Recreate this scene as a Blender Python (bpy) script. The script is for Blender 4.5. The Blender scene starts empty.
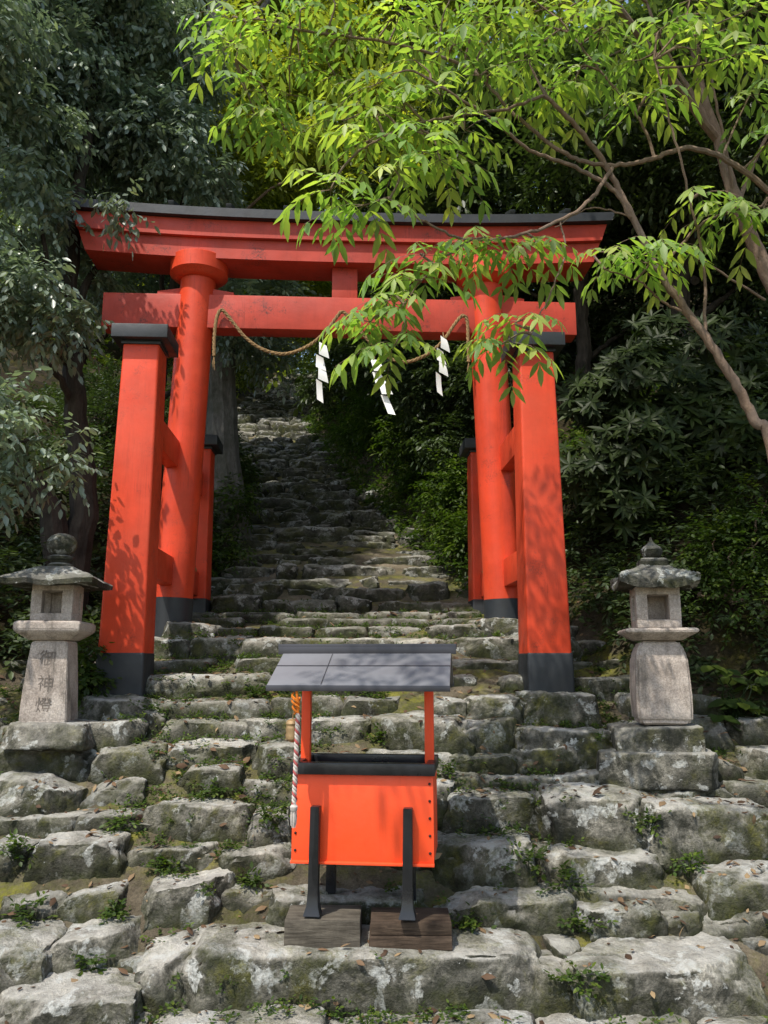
import bpy, bmesh, math, random
import numpy as np
from mathutils import Vector, Matrix

random.seed(11)
RNG = np.random.default_rng(11)
R = math.radians
sc = bpy.context.scene
col = sc.collection

# ------------------------------------------------------------------ camera
PITCH, YAW, FPX, CAMZ = R(10.5), R(2.8), 800.0, 1.5
cam_d = bpy.data.cameras.new('camera')
cam_d.sensor_fit = 'AUTO'; cam_d.sensor_width = 36.0
cam_d.lens = FPX / 1024.0 * 36.0
cam_d.clip_start = 0.05; cam_d.clip_end = 2000
cam = bpy.data.objects.new('camera', cam_d); col.objects.link(cam)
cam.location = (0, 0, CAMZ)
cam.rotation_euler = (math.pi / 2 + PITCH, 0, -YAW)
sc.camera = cam
FW = np.array([math.sin(YAW) * math.cos(PITCH), math.cos(YAW) * math.cos(PITCH), math.sin(PITCH)])
RT = np.array([math.cos(YAW), -math.sin(YAW), 0.0])
UP = np.cross(RT, FW)
CP = np.array([0, 0, CAMZ])


def at(px, py, Y):
    """World point at depth Y that the photo shows at this pixel (used only to read positions off the photo)."""
    d = FW * FPX + RT * (px - 384) + UP * (512 - py)
    return Vector(CP + d * (Y / d[1]))


def proj(p):
    v = np.asarray(p) - CP
    z = v @ FW
    return 384 + FPX * (v @ RT) / z, 512 - FPX * (v @ UP) / z


PROF = [(-60, -1.2), (0, -.75), (2.5, -.65), (3.5, -.52), (4.25, -.16), (6.5, 1.22), (8.0, 1.80), (9.5, 2.10), (12, 3.3),
        (33, 12.5), (45, 18), (140, 50)]
PY_ = [a for a, b in PROF]; PZ_ = [b for a, b in PROF]


def zp(Y): return np.interp(Y, PY_, PZ_)
def xc(Y): return np.interp(Y, [0, 9.5, 11, 13.1, 17.5, 23, 29.7, 39.5, 60], [-.05, -.05, -.2, -.44, -1.38, -2.2, -2.8, -2.5, -2])
def hwid(Y): return np.interp(Y, [0, 5.8, 7.0, 9.2, 10.2, 12, 14, 60], [3.9, 3.7, 2.45, 2.1, 1.75, 1.4, 1.25, 1.2])


def gnd(px, py):
    d = FW * FPX + RT * (px - 384) + UP * (512 - py)
    last = None
    for Y in np.arange(2.0, 45, .01):
        z = CAMZ + d[2] * Y / d[1]
        if z <= zp(Y): return Y, float(zp(Y))
    return 45.0, 18.0


# ------------------------------------------------------------------ vector noise (numpy)
def _hash(ix, iy, iz, s):
    h = (ix * 374761393 + iy * 668265263 + iz * 2147483647 + s * 974634777) & 0xffffffff
    h = ((h ^ (h >> 13)) * 1274126177) & 0xffffffff
    h = h ^ (h >> 16)
    return (h & 0xffff) / 32767.5 - 1.0


def vnoise(p, scale, seed=0):
    q = np.asarray(p, dtype=np.float64) * scale
    i = np.floor(q).astype(np.int64); f = q - i
    f = f * f * (3 - 2 * f)
    r = 0
    for dx in (0, 1):
        for dy in (0, 1):
            for dz in (0, 1):
                w = (f[..., 0] if dx else 1 - f[..., 0]) * (f[..., 1] if dy else 1 - f[..., 1]) * (f[..., 2] if dz else 1 - f[..., 2])
                r = r + w * _hash(i[..., 0] + dx, i[..., 1] + dy, i[..., 2] + dz, seed)
    return r


def fbm(p, scale, octv=3, seed=0):
    r = 0; a = 1
    for o in range(octv):
        r = r + a * vnoise(p, scale * 2 ** o, seed + o); a *= .5
    return r


# ------------------------------------------------------------------ object helpers
def tag(o, label=None, cat=None, group=None, kind=None):
    if label: o['label'] = label
    if cat: o['category'] = cat
    if group: o['group'] = group
    if kind: o['kind'] = kind
    return o


def empty(name, loc=(0, 0, 0), rz=0.0):
    o = bpy.data.objects.new(name, None); col.objects.link(o)
    o.empty_display_size = .2
    o.location = loc; o.rotation_euler = (0, 0, rz)
    return o


def link_mesh(name, me, mat, parent=None):
    o = bpy.data.objects.new(name, me); col.objects.link(o)
    if mat: me.materials.append(mat)
    if parent: o.parent = parent
    return o


def np_mesh(name, V, quads, mat, parent=None, attrs=None, smooth=True, sharp=0):
    V = np.ascontiguousarray(V, dtype=np.float32).reshape(-1, 3)
    Q = np.ascontiguousarray(quads, dtype=np.int32)
    n = Q.shape[1]
    me = bpy.data.meshes.new(name)
    me.vertices.add(len(V)); me.vertices.foreach_set('co', V.ravel())
    me.loops.add(Q.size); me.loops.foreach_set('vertex_index', Q.ravel())
    me.polygons.add(len(Q))
    me.polygons.foreach_set('loop_start', np.arange(0, Q.size, n, dtype=np.int32))
    me.polygons.foreach_set('loop_total', np.full(len(Q), n, dtype=np.int32))
    if smooth: me.polygons.foreach_set('use_smooth', np.ones(len(Q), dtype=bool))
    for k, a in (attrs or {}).items():
        at_ = me.attributes.new(k, 'FLOAT', 'POINT'); at_.data.foreach_set('value', np.asarray(a, dtype=np.float32).ravel())
    me.update(calc_edges=True)
    if sharp: me.set_sharp_from_angle(angle=R(sharp))
    return link_mesh(name, me, mat, parent)


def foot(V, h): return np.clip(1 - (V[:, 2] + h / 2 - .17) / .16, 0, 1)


class MB:
    def __init__(s): s.bm = bmesh.new()

    def box(s, c, size, rot=None, bev=0.0, taper=None, seg=2):
        """taper=(tx,ty): scale of the top face."""
        hx, hy, hz = [v / 2 for v in size]
        tx, ty = taper or (1, 1)
        cs = [(-hx, -hy, -hz), (hx, -hy, -hz), (hx, hy, -hz), (-hx, hy, -hz),
              (-hx * tx, -hy * ty, hz), (hx * tx, -hy * ty, hz), (hx * tx, hy * ty, hz), (-hx * tx, hy * ty, hz)]
        return s.hexa(cs, c, rot, bev, seg)

    def hexa(s, cs, c=(0, 0, 0), rot=None, bev=0.0, seg=2):
        b = bmesh.new()
        M = Matrix.Translation(c) @ (rot.to_4x4() if rot is not None else Matrix())
        vs = [b.verts.new(M @ Vector(p)) for p in cs]
        for f in ((3, 2, 1, 0), (4, 5, 6, 7), (0, 1, 5, 4), (1, 2, 6, 5), (2, 3, 7, 6), (3, 0, 4, 7)):
            b.faces.new([vs[i] for i in f])
        if bev:
            bmesh.ops.bevel(b, geom=list(b.edges), offset=bev, segments=seg, affect='EDGES', profile=.6)
        s.merge(b)
        return s

    def merge(s, b):
        me = bpy.data.meshes.new('tmp'); b.to_mesh(me); b.free()
        s.bm.from_mesh(me); bpy.data.meshes.remove(me)

    def lathe(s, prof, n=24, c=(0, 0, 0), rot=None, sq=None):
        """prof: (r,z); closed with caps."""
        b = bmesh.new(); rings = []
        for r, z in prof:
            ring = []
            for i in range(n):
                a = 2 * math.pi * i / n
                ring.append(b.verts.new((r * math.cos(a), r * math.sin(a), z)))
            rings.append(ring)
        for A, B in zip(rings[:-1], rings[1:]):
            for i in range(n):
                b.faces.new((A[i], A[(i + 1) % n], B[(i + 1) % n], B[i]))
        b.faces.new(rings[0][::-1]); b.faces.new(rings[-1])
        M = Matrix.Translation(c) @ (rot.to_4x4() if rot is not None else Matrix())
        b.transform(M)
        s.merge(b); return s

    def tube(s, pts, rad, n=10, cap=True):
        pts = [Vector(p) for p in pts]
        if not hasattr(rad, '__len__'): rad = [rad] * len(pts)
        b = bmesh.new(); rings = []
        prev = None
        for i, p in enumerate(pts):
            t = (pts[min(i + 1, len(pts) - 1)] - pts[max(i - 1, 0)]).normalized()
            if prev is None:
                u = t.orthogonal().normalized()
            else:
                u = (prev - t * prev.dot(t))
                u = u.normalized() if u.length > 1e-6 else t.orthogonal().normalized()
            prev = u; v = t.cross(u)
            rings.append([b.verts.new(p + (u * math.cos(2 * math.pi * k / n) + v * math.sin(2 * math.pi * k / n)) * rad[i]) for k in range(n)])
        for A, B in zip(rings[:-1], rings[1:]):
            for k in range(n):
                b.faces.new((A[k], A[(k + 1) % n], B[(k + 1) % n], B[k]))
        if cap:
            b.faces.new(rings[0][::-1]); b.faces.new(rings[-1])
        s.merge(b); return s

    def build(s, name, mat, parent=None, smooth=True, angle=35):
        bmesh.ops.recalc_face_normals(s.bm, faces=list(s.bm.faces))
        me = bpy.data.meshes.new(name); s.bm.to_mesh(me); s.bm.free()
        if smooth:
            me.polygons.foreach_set('use_smooth', np.ones(len(me.polygons), dtype=bool))
            try: me.set_sharp_from_angle(angle=R(angle))
            except Exception: pass
        return link_mesh(name, me, mat, parent)


def spline(pts, n=8):
    """Catmull-Rom through pts (list of Vectors or (Vector, r))."""
    P = [np.array(p, dtype=float) for p in pts]
    P = [2 * P[0] - P[1]] + P + [2 * P[-1] - P[-2]]
    out = []
    for i in range(1, len(P) - 2):
        for k in range(n):
            t = k / n
            out.append(.5 * ((2 * P[i]) + (-P[i - 1] + P[i + 1]) * t + (2 * P[i - 1] - 5 * P[i] + 4 * P[i + 1] - P[i + 2]) * t * t
                             + (-P[i - 1] + 3 * P[i] - 3 * P[i + 1] + P[i + 2]) * t ** 3))
    out.append(P[-2])
    return out


# ------------------------------------------------------------------ materials
class NT:
    def __init__(s, name):
        s.m = bpy.data.materials.new(name); s.m.use_nodes = True
        s.t = s.m.node_tree; s.n = s.t.nodes; s.l = s.t.links
        s.n.clear()
        s.out = s.n.new('ShaderNodeOutputMaterial')

    def node(s, ty, **kw):
        nd = s.n.new(ty)
        for k, v in kw.items():
            if k.startswith('i_'):
                nd.inputs[k[2:].replace('_', ' ')].default_value = v
            else: setattr(nd, k, v)
        return nd

    def link(s, a, b): s.l.new(a, b)

    def noise(s, vec, scale, detail=6, rough=.6, dist=0.0):
        nd = s.node('ShaderNodeTexNoise')
        nd.inputs['Scale'].default_value = scale; nd.inputs['Detail'].default_value = detail
        nd.inputs['Roughness'].default_value = rough; nd.inputs['Distortion'].default_value = dist
        if vec: s.link(vec, nd.inputs['Vector'])
        return nd.outputs['Fac']

    def ramp(s, fac, stops):
        nd = s.node('ShaderNodeValToRGB'); e = nd.color_ramp.elements
        while len(e) < len(stops): e.new(.5)
        for k, (p, c) in enumerate(stops):
            e[k].position = p
            e[k].color = (c, c, c, 1) if not hasattr(c, '__len__') else (*c, 1)
        s.link(fac, nd.inputs['Fac'])
        return nd.outputs['Color']

    def mix(s, fac, a, b, mode='MIX'):
        nd = s.node('ShaderNodeMix', data_type='RGBA', blend_type=mode)
        if hasattr(fac, 'is_linked'): s.link(fac, nd.inputs[0])
        else: nd.inputs[0].default_value = fac
        for v, k in ((a, 6), (b, 7)):
            if hasattr(v, 'is_linked'): s.link(v, nd.inputs[k])
            else: nd.inputs[k].default_value = (*v, 1) if len(v) == 3 else v
        return nd.outputs[2]

    def math(s, op, a, b=0.0, clamp=False):
        nd = s.node('ShaderNodeMath', operation=op, use_clamp=clamp)
        for k, v in enumerate((a, b)):
            if hasattr(v, 'is_linked'): s.link(v, nd.inputs[k])
            else: nd.inputs[k].default_value = v
        return nd.outputs[0]

    def bump(s, h, strength=.5, dist=.02):
        nd = s.node('ShaderNodeBump'); nd.inputs['Strength'].default_value = strength; nd.inputs['Distance'].default_value = dist
        s.link(h, nd.inputs['Height']); return nd.outputs['Normal']

    def bsdf(s, color, rough=.6, normal=None, spec=.5, **kw):
        nd = s.node('ShaderNodeBsdfPrincipled')
        if hasattr(color, 'is_linked'): s.link(color, nd.inputs['Base Color'])
        else: nd.inputs['Base Color'].default_value = (*color, 1)
        if hasattr(rough, 'is_linked'): s.link(rough, nd.inputs['Roughness'])
        else: nd.inputs['Roughness'].default_value = rough
        nd.inputs['Specular IOR Level'].default_value = spec
        if normal: s.link(normal, nd.inputs['Normal'])
        for k, v in kw.items(): nd.inputs[k].default_value = v
        return nd.outputs['BSDF']

    def finish(s, sh): s.link(sh, s.out.inputs['Surface']); return s.m

    def pos(s): return s.node('ShaderNodeNewGeometry').outputs['Position']
    def nz(s):
        g = s.node('ShaderNodeNewGeometry'); x = s.node('ShaderNodeSeparateXYZ'); s.link(g.outputs['Normal'], x.inputs[0]); return x.outputs['Z']
    def obj(s): return s.node('ShaderNodeTexCoord').outputs['Object']
    def attr(s, n): return s.node('ShaderNodeAttribute', attribute_name=n).outputs['Fac']


def mat_stone(name, moss=.5, lichen=.5, bright=1.0, warm=0.0, local=False, riser_shade=.3):
    t = NT(name); p = t.obj() if local else t.pos()
    tint = t.attr('tint')
    off = t.node('ShaderNodeVectorMath', operation='ADD'); t.link(p, off.inputs[0])
    sc_ = t.node('ShaderNodeVectorMath', operation='SCALE'); sc_.inputs[0].default_value = (7, 3, 5); t.link(tint, sc_.inputs['Scale'])
    t.link(sc_.outputs[0], off.inputs[1]); p = off.outputs[0]
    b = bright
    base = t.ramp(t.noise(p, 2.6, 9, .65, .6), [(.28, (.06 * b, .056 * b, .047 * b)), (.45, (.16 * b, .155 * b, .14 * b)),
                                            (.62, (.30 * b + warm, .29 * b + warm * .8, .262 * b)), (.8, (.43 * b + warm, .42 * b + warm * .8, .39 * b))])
    fine = t.ramp(t.noise(p, 38, 8, .8), [(.3, .3), (.5, .95), (.72, 1.55)])
    c = t.mix(1.0, base, fine, 'MULTIPLY')
    tr = t.ramp(tint, [(0, (.6, .58, .55)), (.5, (.95, .93, .88)), (1, (1.35, 1.32, 1.24))])
    c = t.mix(t.math('MULTIPLY', t.ramp(t.noise(p, 1.3, 5, .6), [(.5, 0), (.72, 1)]), .3), c, (.19 * b, .165 * b, .135 * b))
    c = t.mix(1.0, c, tr, 'MULTIPLY')
    c = t.mix(1.0, c, t.ramp(t.noise(p, 15, 12, .85), [(.32, .4), (.5, .95), (.66, 1.4)]), 'MULTIPLY')
    pit = t.ramp(t.noise(p, 70, 6, .7), [(.3, .25), (.4, 1)])
    c = t.mix(1.0, c, pit, 'MULTIPLY')
    # dark growth; side faces also darkened, riser shade put into the colour
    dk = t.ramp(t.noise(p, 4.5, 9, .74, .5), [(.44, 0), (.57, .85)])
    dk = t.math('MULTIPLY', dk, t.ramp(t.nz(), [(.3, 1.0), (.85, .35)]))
    c = t.mix(t.ramp(t.nz(), [(.25, riser_shade), (.7, 0)]), c, (.05, .052, .04))
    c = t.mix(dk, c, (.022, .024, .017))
    # paler treads: wear, plus the sunlit look of tops painted in by facing
    worn_sunlit = t.math('MULTIPLY', t.ramp(t.nz(), [(.55, 0), (.9, 1)]), t.ramp(t.noise(p, 4.5, 6, .65), [(.35, .1), (.65, .6)]))
    c = t.mix(worn_sunlit, c, (.46 * b, .452 * b, .42 * b))
    # lichen
    lm = t.math('MULTIPLY', t.ramp(t.noise(p, 6.0, 7, .62, .3), [(.565, 0), (.59, 1)]), t.ramp(t.noise(p, 45, 4, .6), [(.35, .2), (.6, 1)]))
    lm = t.math('MULTIPLY', lm, lichen)
    c = t.mix(lm, c, (.56, .57, .54))
    # moss: upward faces and hollows
    nz = t.nz()
    up = t.ramp(nz, [(.0, .8), (.55, .8), (1, .75)])
    mm = t.ramp(t.noise(p, 2.1, 8, .7, .5), [(.46, 0), (.57, 1)])
    mm = t.math('MULTIPLY', t.math('MULTIPLY', mm, up), t.ramp(t.noise(p, 60, 5, .7), [(.3, .25), (.62, 1)]))
    mm = t.math('MULTIPLY', mm, moss, True)
    mc = t.ramp(t.noise(p, 9, 5, .6), [(.3, (.022, .03, .009)), (.5, (.06, .068, .016)), (.7, (.19, .185, .03))])
    c = t.mix(mm, c, mc)
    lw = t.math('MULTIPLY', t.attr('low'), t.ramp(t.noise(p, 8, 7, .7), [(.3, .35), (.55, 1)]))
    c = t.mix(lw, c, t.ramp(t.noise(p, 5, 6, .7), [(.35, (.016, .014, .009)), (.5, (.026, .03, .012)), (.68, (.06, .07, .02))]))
    h = t.math('ADD', t.math('MULTIPLY', t.noise(p, 14, 9, .7), 1.0), t.math('MULTIPLY', t.noise(p, 75, 6, .7), .35))
    h = t.math('ADD', h, t.math('MULTIPLY', mm, .3))
    return t.finish(t.bsdf(c, .9, t.bump(h, 1.0, .045), .2))


def mat_granite(name):
    t = NT(name); p = t.obj()
    c = t.ramp(t.noise(p, 3.5, 8, .65), [(.3, (.27, .225, .19)), (.5, (.46, .395, .345)), (.72, (.6, .54, .48))])
    c = t.mix(1.0, c, t.ramp(t.noise(p, 85, 4, .8), [(.3, .55), (.7, 1.3)]), 'MULTIPLY')
    mp = t.node('ShaderNodeMapping'); t.link(p, mp.inputs[0]); mp.inputs['Scale'].default_value = (1, 1, .25)
    st = t.ramp(t.noise(mp.outputs[0], 9, 7, .7), [(.52, 0), (.68, .7)])
    c = t.mix(st, c, (.075, .068, .055))
    h = t.math('ADD', t.noise(p, 30, 8, .75), t.math('MULTIPLY', t.noise(p, 140, 4, .7), .5))
    return t.finish(t.bsdf(c, .9, t.bump(h, .7, .012), .2))


def mat_soil():
    t = NT('soil'); p = t.pos()
    c = t.ramp(t.noise(p, 1.6, 8, .7), [(.3, (.05, .042, .03)), (.5, (.15, .125, .088)), (.7, (.34, .29, .21))])
    c = t.mix(1.0, c, t.ramp(t.noise(p, 55, 6, .8), [(.25, .4), (.75, 1.5)]), 'MULTIPLY')
    mm = t.math('MULTIPLY', t.ramp(t.noise(p, 1.5, 7, .65), [(.44, 0), (.6, 1)]), t.ramp(t.noise(p, 50, 5, .7), [(.3, .3), (.6, 1)]))
    mc = t.ramp(t.noise(p, 6, 5, .6), [(.3, (.025, .034, .01)), (.5, (.09, .1, .02)), (.72, (.28, .27, .04))])
    c = t.mix(mm, c, mc)
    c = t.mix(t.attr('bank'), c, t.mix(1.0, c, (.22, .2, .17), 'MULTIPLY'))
    h = t.math('ADD', t.noise(p, 12, 9, .75), t.math('MULTIPLY', t.noise(p, 90, 5, .7), .4))
    return t.finish(t.bsdf(c, .95, t.bump(h, 1.0, .04), .15))


def mat_paint(name, colr, rough=.4, var=.12, scuff=.0, spec=.5, coat=.0):
    t = NT(name); p = t.obj()
    v = t.noise(p, 2.5, 6, .6)
    lo = tuple(x * (1 - var) for x in colr); hi = tuple(min(1, x * (1 + var)) for x in colr)
    c = t.ramp(v, [(.3, lo), (.7, hi)])
    st = t.node('ShaderNodeMapping'); t.link(p, st.inputs[0]); st.inputs['Scale'].default_value = (9, 9, .7)
    c = t.mix(t.ramp(t.noise(st.outputs[0], 2.0, 6, .7), [(.52, 0), (.8, .35)]), c, tuple(x * .45 for x in colr))
    if scuff:
        m = t.math('MULTIPLY', t.ramp(t.noise(p, 3.2, 9, .8), [(.54, 0), (.66, 1)]), scuff)
        m = t.math('MULTIPLY', m, t.ramp(t.noise(p, 60, 3, .7), [(.45, 0), (.55, 1)]))
        c = t.mix(m, c, (.06, .03, .025))
    ck = t.node('ShaderNodeMapping'); t.link(p, ck.inputs[0]); ck.inputs['Scale'].default_value = (26, 26, .5)
    cr = t.ramp(t.noise(ck.outputs[0], 1.6, 3, .5, .3), [(.485, 0), (.5, 1), (.515, 0)])
    cr = t.math('MULTIPLY', cr, t.ramp(t.noise(p, 1.3, 4, .6), [(.52, 0), (.62, .55 if scuff else 0)]))
    c = t.mix(cr, c, tuple(x * .3 for x in colr))
    c = t.mix(t.ramp(t.noise(p, 1.1, 5, .65), [(.5, 0), (.75, .35 if scuff else .1)]), c, (min(1, colr[0] * 1.02), colr[1] * 1.7 + .01, colr[2] * 2.2 + .01))
    h = t.math('ADD', t.noise(p, 9, 4, .6), t.math('MULTIPLY', t.noise(p, 90, 4, .6), .15))
    r = t.ramp(t.noise(p, 6, 5, .6), [(.3, rough * .8), (.7, min(1, rough * 1.3))])
    return t.finish(t.bsdf(c, r, t.bump(h, .25, .01), spec, **{'Coat Weight': coat, 'Coat Roughness': .25}))


def mat_wood(name, c0, c1, rough=.85):
    t = NT(name); p = t.obj()
    mp = t.node('ShaderNodeMapping'); t.link(p, mp.inputs[0]); mp.inputs['Scale'].default_value = (1.2, 14, 14)
    n = t.noise(mp.outputs[0], 4, 8, .7, .6)
    c = t.ramp(n, [(.3, c0), (.7, c1)])
    c = t.mix(1.0, c, t.ramp(t.noise(p, 7, 6, .7), [(.3, .5), (.7, 1.25)]), 'MULTIPLY')
    return t.finish(t.bsdf(c, rough, t.bump(n, .6, .01), .2))


def mat_bark(name, c0, c1, stretch=.25, spot=None):
    t = NT(name); p = t.pos()
    mp = t.node('ShaderNodeMapping'); t.link(p, mp.inputs[0]); mp.inputs['Scale'].default_value = (1, 1, stretch)
    n = t.noise(mp.outputs[0], 22, 9, .7, .5)
    c = t.ramp(n, [(.3, c0), (.7, c1)])
    c = t.mix(t.ramp(t.noise(p, 3, 6, .6), [(.5, 0), (.65, .6)]), c, spot or tuple(x * .5 for x in c0))
    return t.finish(t.bsdf(c, .9, t.bump(n, .8, .02), .2))


def mat_leaf(name, cols, trans=.35, tcol=None, rough=.38, spec=.5):
    """cols: three greens picked per leaf by the 'rnd' attribute; light also passes through the leaf."""
    t = NT(name); a = t.attr('rnd')
    c = t.ramp(a, [(0, cols[0]), (.55, cols[1]), (1, cols[2])])
    c = t.mix(1.0, c, t.ramp(t.noise(t.pos(), 1.1, 3, .6), [(.3, .65), (.7, 1.2)]), 'MULTIPLY')
    s1 = t.bsdf(c, rough, None, spec)
    tr = t.node('ShaderNodeBsdfTranslucent')
    tc = t.mix(1.0, c, tcol or (1.6, 1.9, .6), 'MULTIPLY')
    t.link(tc, tr.inputs[0])
    mx = t.node('ShaderNodeMixShader'); mx.inputs[0].default_value = trans
    t.link(s1, mx.inputs[1]); t.link(tr.outputs[0], mx.inputs[2])
    return t.finish(mx.outputs[0])


def mat_plain(name, c, rough=.7, spec=.3, metal=0.0, nscale=20, amp=.25):
    t = NT(name); p = t.obj()
    n = t.noise(p, nscale, 5, .6)
    cc = t.ramp(n, [(.3, tuple(x * (1 - amp) for x in c)), (.7, tuple(min(1, x * (1 + amp)) for x in c))])
    return t.finish(t.bsdf(cc, rough, t.bump(n, .2, .005), spec, Metallic=metal))


M = {}
M['step'] = mat_stone('weathered_step_stone', 1.0, 1.0, 1.55, riser_shade=.42)
M['step_up'] = mat_stone('dark_upper_step_stone', .8, .7, 1.15, riser_shade=.6)
M['granite'] = mat_granite('lantern_granite')
M['granite_roof'] = mat_stone('lantern_roof_granite', .35, .9, 1.0, .0, True)
M['granite_base'] = mat_stone('lantern_base_granite', .55, .75, 1.15, .01)
M['soil'] = mat_soil()
M['red'] = mat_paint('vermilion_paint', (.62, .058, .02), .42, .2, .5, .3)
M['red_top'] = mat_paint('dull_vermilion_paint', (.45, .052, .03), .5, .22, 1.0, .3)  # duller, darker red for the lintels, strut and tie beam
M['black'] = mat_paint('black_paint', (.02, .023, .027), .5, .3, 0)
M['black_gloss'] = mat_paint('satin_black_paint', (.012, .013, .016), .3, .3, 0)
M['orange'] = mat_paint('bright_orange_paint', (.93, .085, .019), .45, .07, .0)
M['metal_sheet'] = mat_plain('dark_roof_sheet', (.16, .163, .18), .42, .5, .1, 3, .2)
M['ridge_sheet'] = mat_plain('dark_ridge_sheet', (.05, .05, .06), .4, .6, .3, 3, .2)
M['tan_wood'] = mat_wood('tan_wood', (.3, .17, .07), (.5, .3, .13))
M['old_wood'] = mat_wood('grey_old_wood', (.05, .042, .032), (.17, .15, .12))
M['dark_wood'] = mat_wood('brown_old_wood', (.03, .02, .014), (.12, .085, .06))
M['straw'] = mat_plain('straw_rope', (.26, .17, .085), .9, .1, 0, 60, .4)
M['paper'] = mat_plain('white_paper', (.82, .82, .8), .8, .2, 0, 8, .03)
M['rope_red'] = mat_plain('red_cord', (.36, .085, .085), .85, .1, 0, 80, .3)
M['rope_white'] = mat_plain('white_cord', (.5, .45, .41), .85, .1, 0, 80, .2)
M['rope_orange'] = mat_plain('orange_cord', (.7, .2, .03), .85, .1, 0, 80, .3)
M['brass'] = mat_plain('aged_brass', (.36, .24, .12), .5, .5, .4, 15, .3)
M['stud'] = mat_plain('dark_stud', (.03, .02, .02), .4, .5, .5, 20, .2)
M['carve'] = mat_plain('carved_shadow', (.17, .145, .125), .95, .1, 0, 40, .3)
M['bark_dark'] = mat_bark('dark_bark', (.02, .017, .013), (.075, .062, .05))
M['bark_brown'] = mat_bark('smooth_brown_bark', (.13, .085, .06), (.26, .185, .135), .5, (.16, .13, .11))
M['bark_grey'] = mat_bark('grey_bark', (.075, .07, .062), (.22, .21, .19), .3, (.06, .065, .045))
M['leaf_camellia'] = mat_leaf('glossy_evergreen_leaf', [(.11, .15, .12), (.19, .245, .185), (.32, .38, .24)], .3, (1.3, 1.45, .8), .4, .8)
M['leaf_back'] = mat_leaf('forest_leaf', [(.06, .085, .03), (.12, .16, .045), (.28, .31, .06)], .42, (1.8, 2.0, .6), .5, .35)
M['leaf_sunlit'] = mat_leaf('sunlit_canopy_leaf', [(.09, .12, .03), (.18, .22, .045), (.34, .36, .06)], .6, (1.7, 1.7, .45), .5, .3)  # leaf copy with sunlight put into its brighter, more translucent colour
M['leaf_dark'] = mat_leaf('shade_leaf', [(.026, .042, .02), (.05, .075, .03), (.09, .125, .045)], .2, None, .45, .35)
M['leaf_fresh'] = mat_leaf('fresh_pinnate_leaf', [(.16, .28, .085), (.26, .38, .12), (.46, .52, .14)], .55, (1.45, 1.6, .5), .45, .35)
M['leaf_whorl'] = mat_leaf('leathery_leaf', [(.014, .026, .008), (.027, .043, .011), (.05, .074, .018)], .15, None, .5, .2)
M['leaf_weed'] = mat_leaf('weed_leaf', [(.03, .055, .013), (.055, .095, .018), (.12, .16, .025)], .35, None, .5, .3)
M['leaf_litter'] = mat_leaf('fallen_leaf', [(.05, .03, .02), (.13, .078, .045), (.28, .2, .11)], .1, (1, 1, 1), .7, .2)

# ------------------------------------------------------------------ rocks
_LAT = {}


def lattice(nx, ny, nz):
    k = (nx, ny, nz)
    if k in _LAT: return _LAT[k]
    idx = {}; V = []; F = []

    def vid(i, j, l):
        key = (i, j, l)
        if key not in idx:
            idx[key] = len(V); V.append((2 * i / nx - 1, 2 * j / ny - 1, 2 * l / nz - 1))
        return idx[key]
    for i in range(nx):
        for j in range(ny):
            F.append([vid(i, j, 0), vid(i, j + 1, 0), vid(i + 1, j + 1, 0), vid(i + 1, j, 0)])
            F.append([vid(i, j, nz), vid(i + 1, j, nz), vid(i + 1, j + 1, nz), vid(i, j + 1, nz)])
        for l in range(nz):
            F.append([vid(i, 0, l), vid(i + 1, 0, l), vid(i + 1, 0, l + 1), vid(i, 0, l + 1)])
            F.append([vid(i, ny, l), vid(i, ny, l + 1), vid(i + 1, ny, l + 1), vid(i + 1, ny, l)])
    for j in range(ny):
        for l in range(nz):
            F.append([vid(0, j, l), vid(0, j, l + 1), vid(0, j + 1, l + 1), vid(0, j + 1, l)])
            F.append([vid(nx, j, l), vid(nx, j + 1, l), vid(nx, j + 1, l + 1), vid(nx, j, l + 1)])
    _LAT[k] = (np.array(V), np.array(F, dtype=np.int32))
    return _LAT[k]


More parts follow.
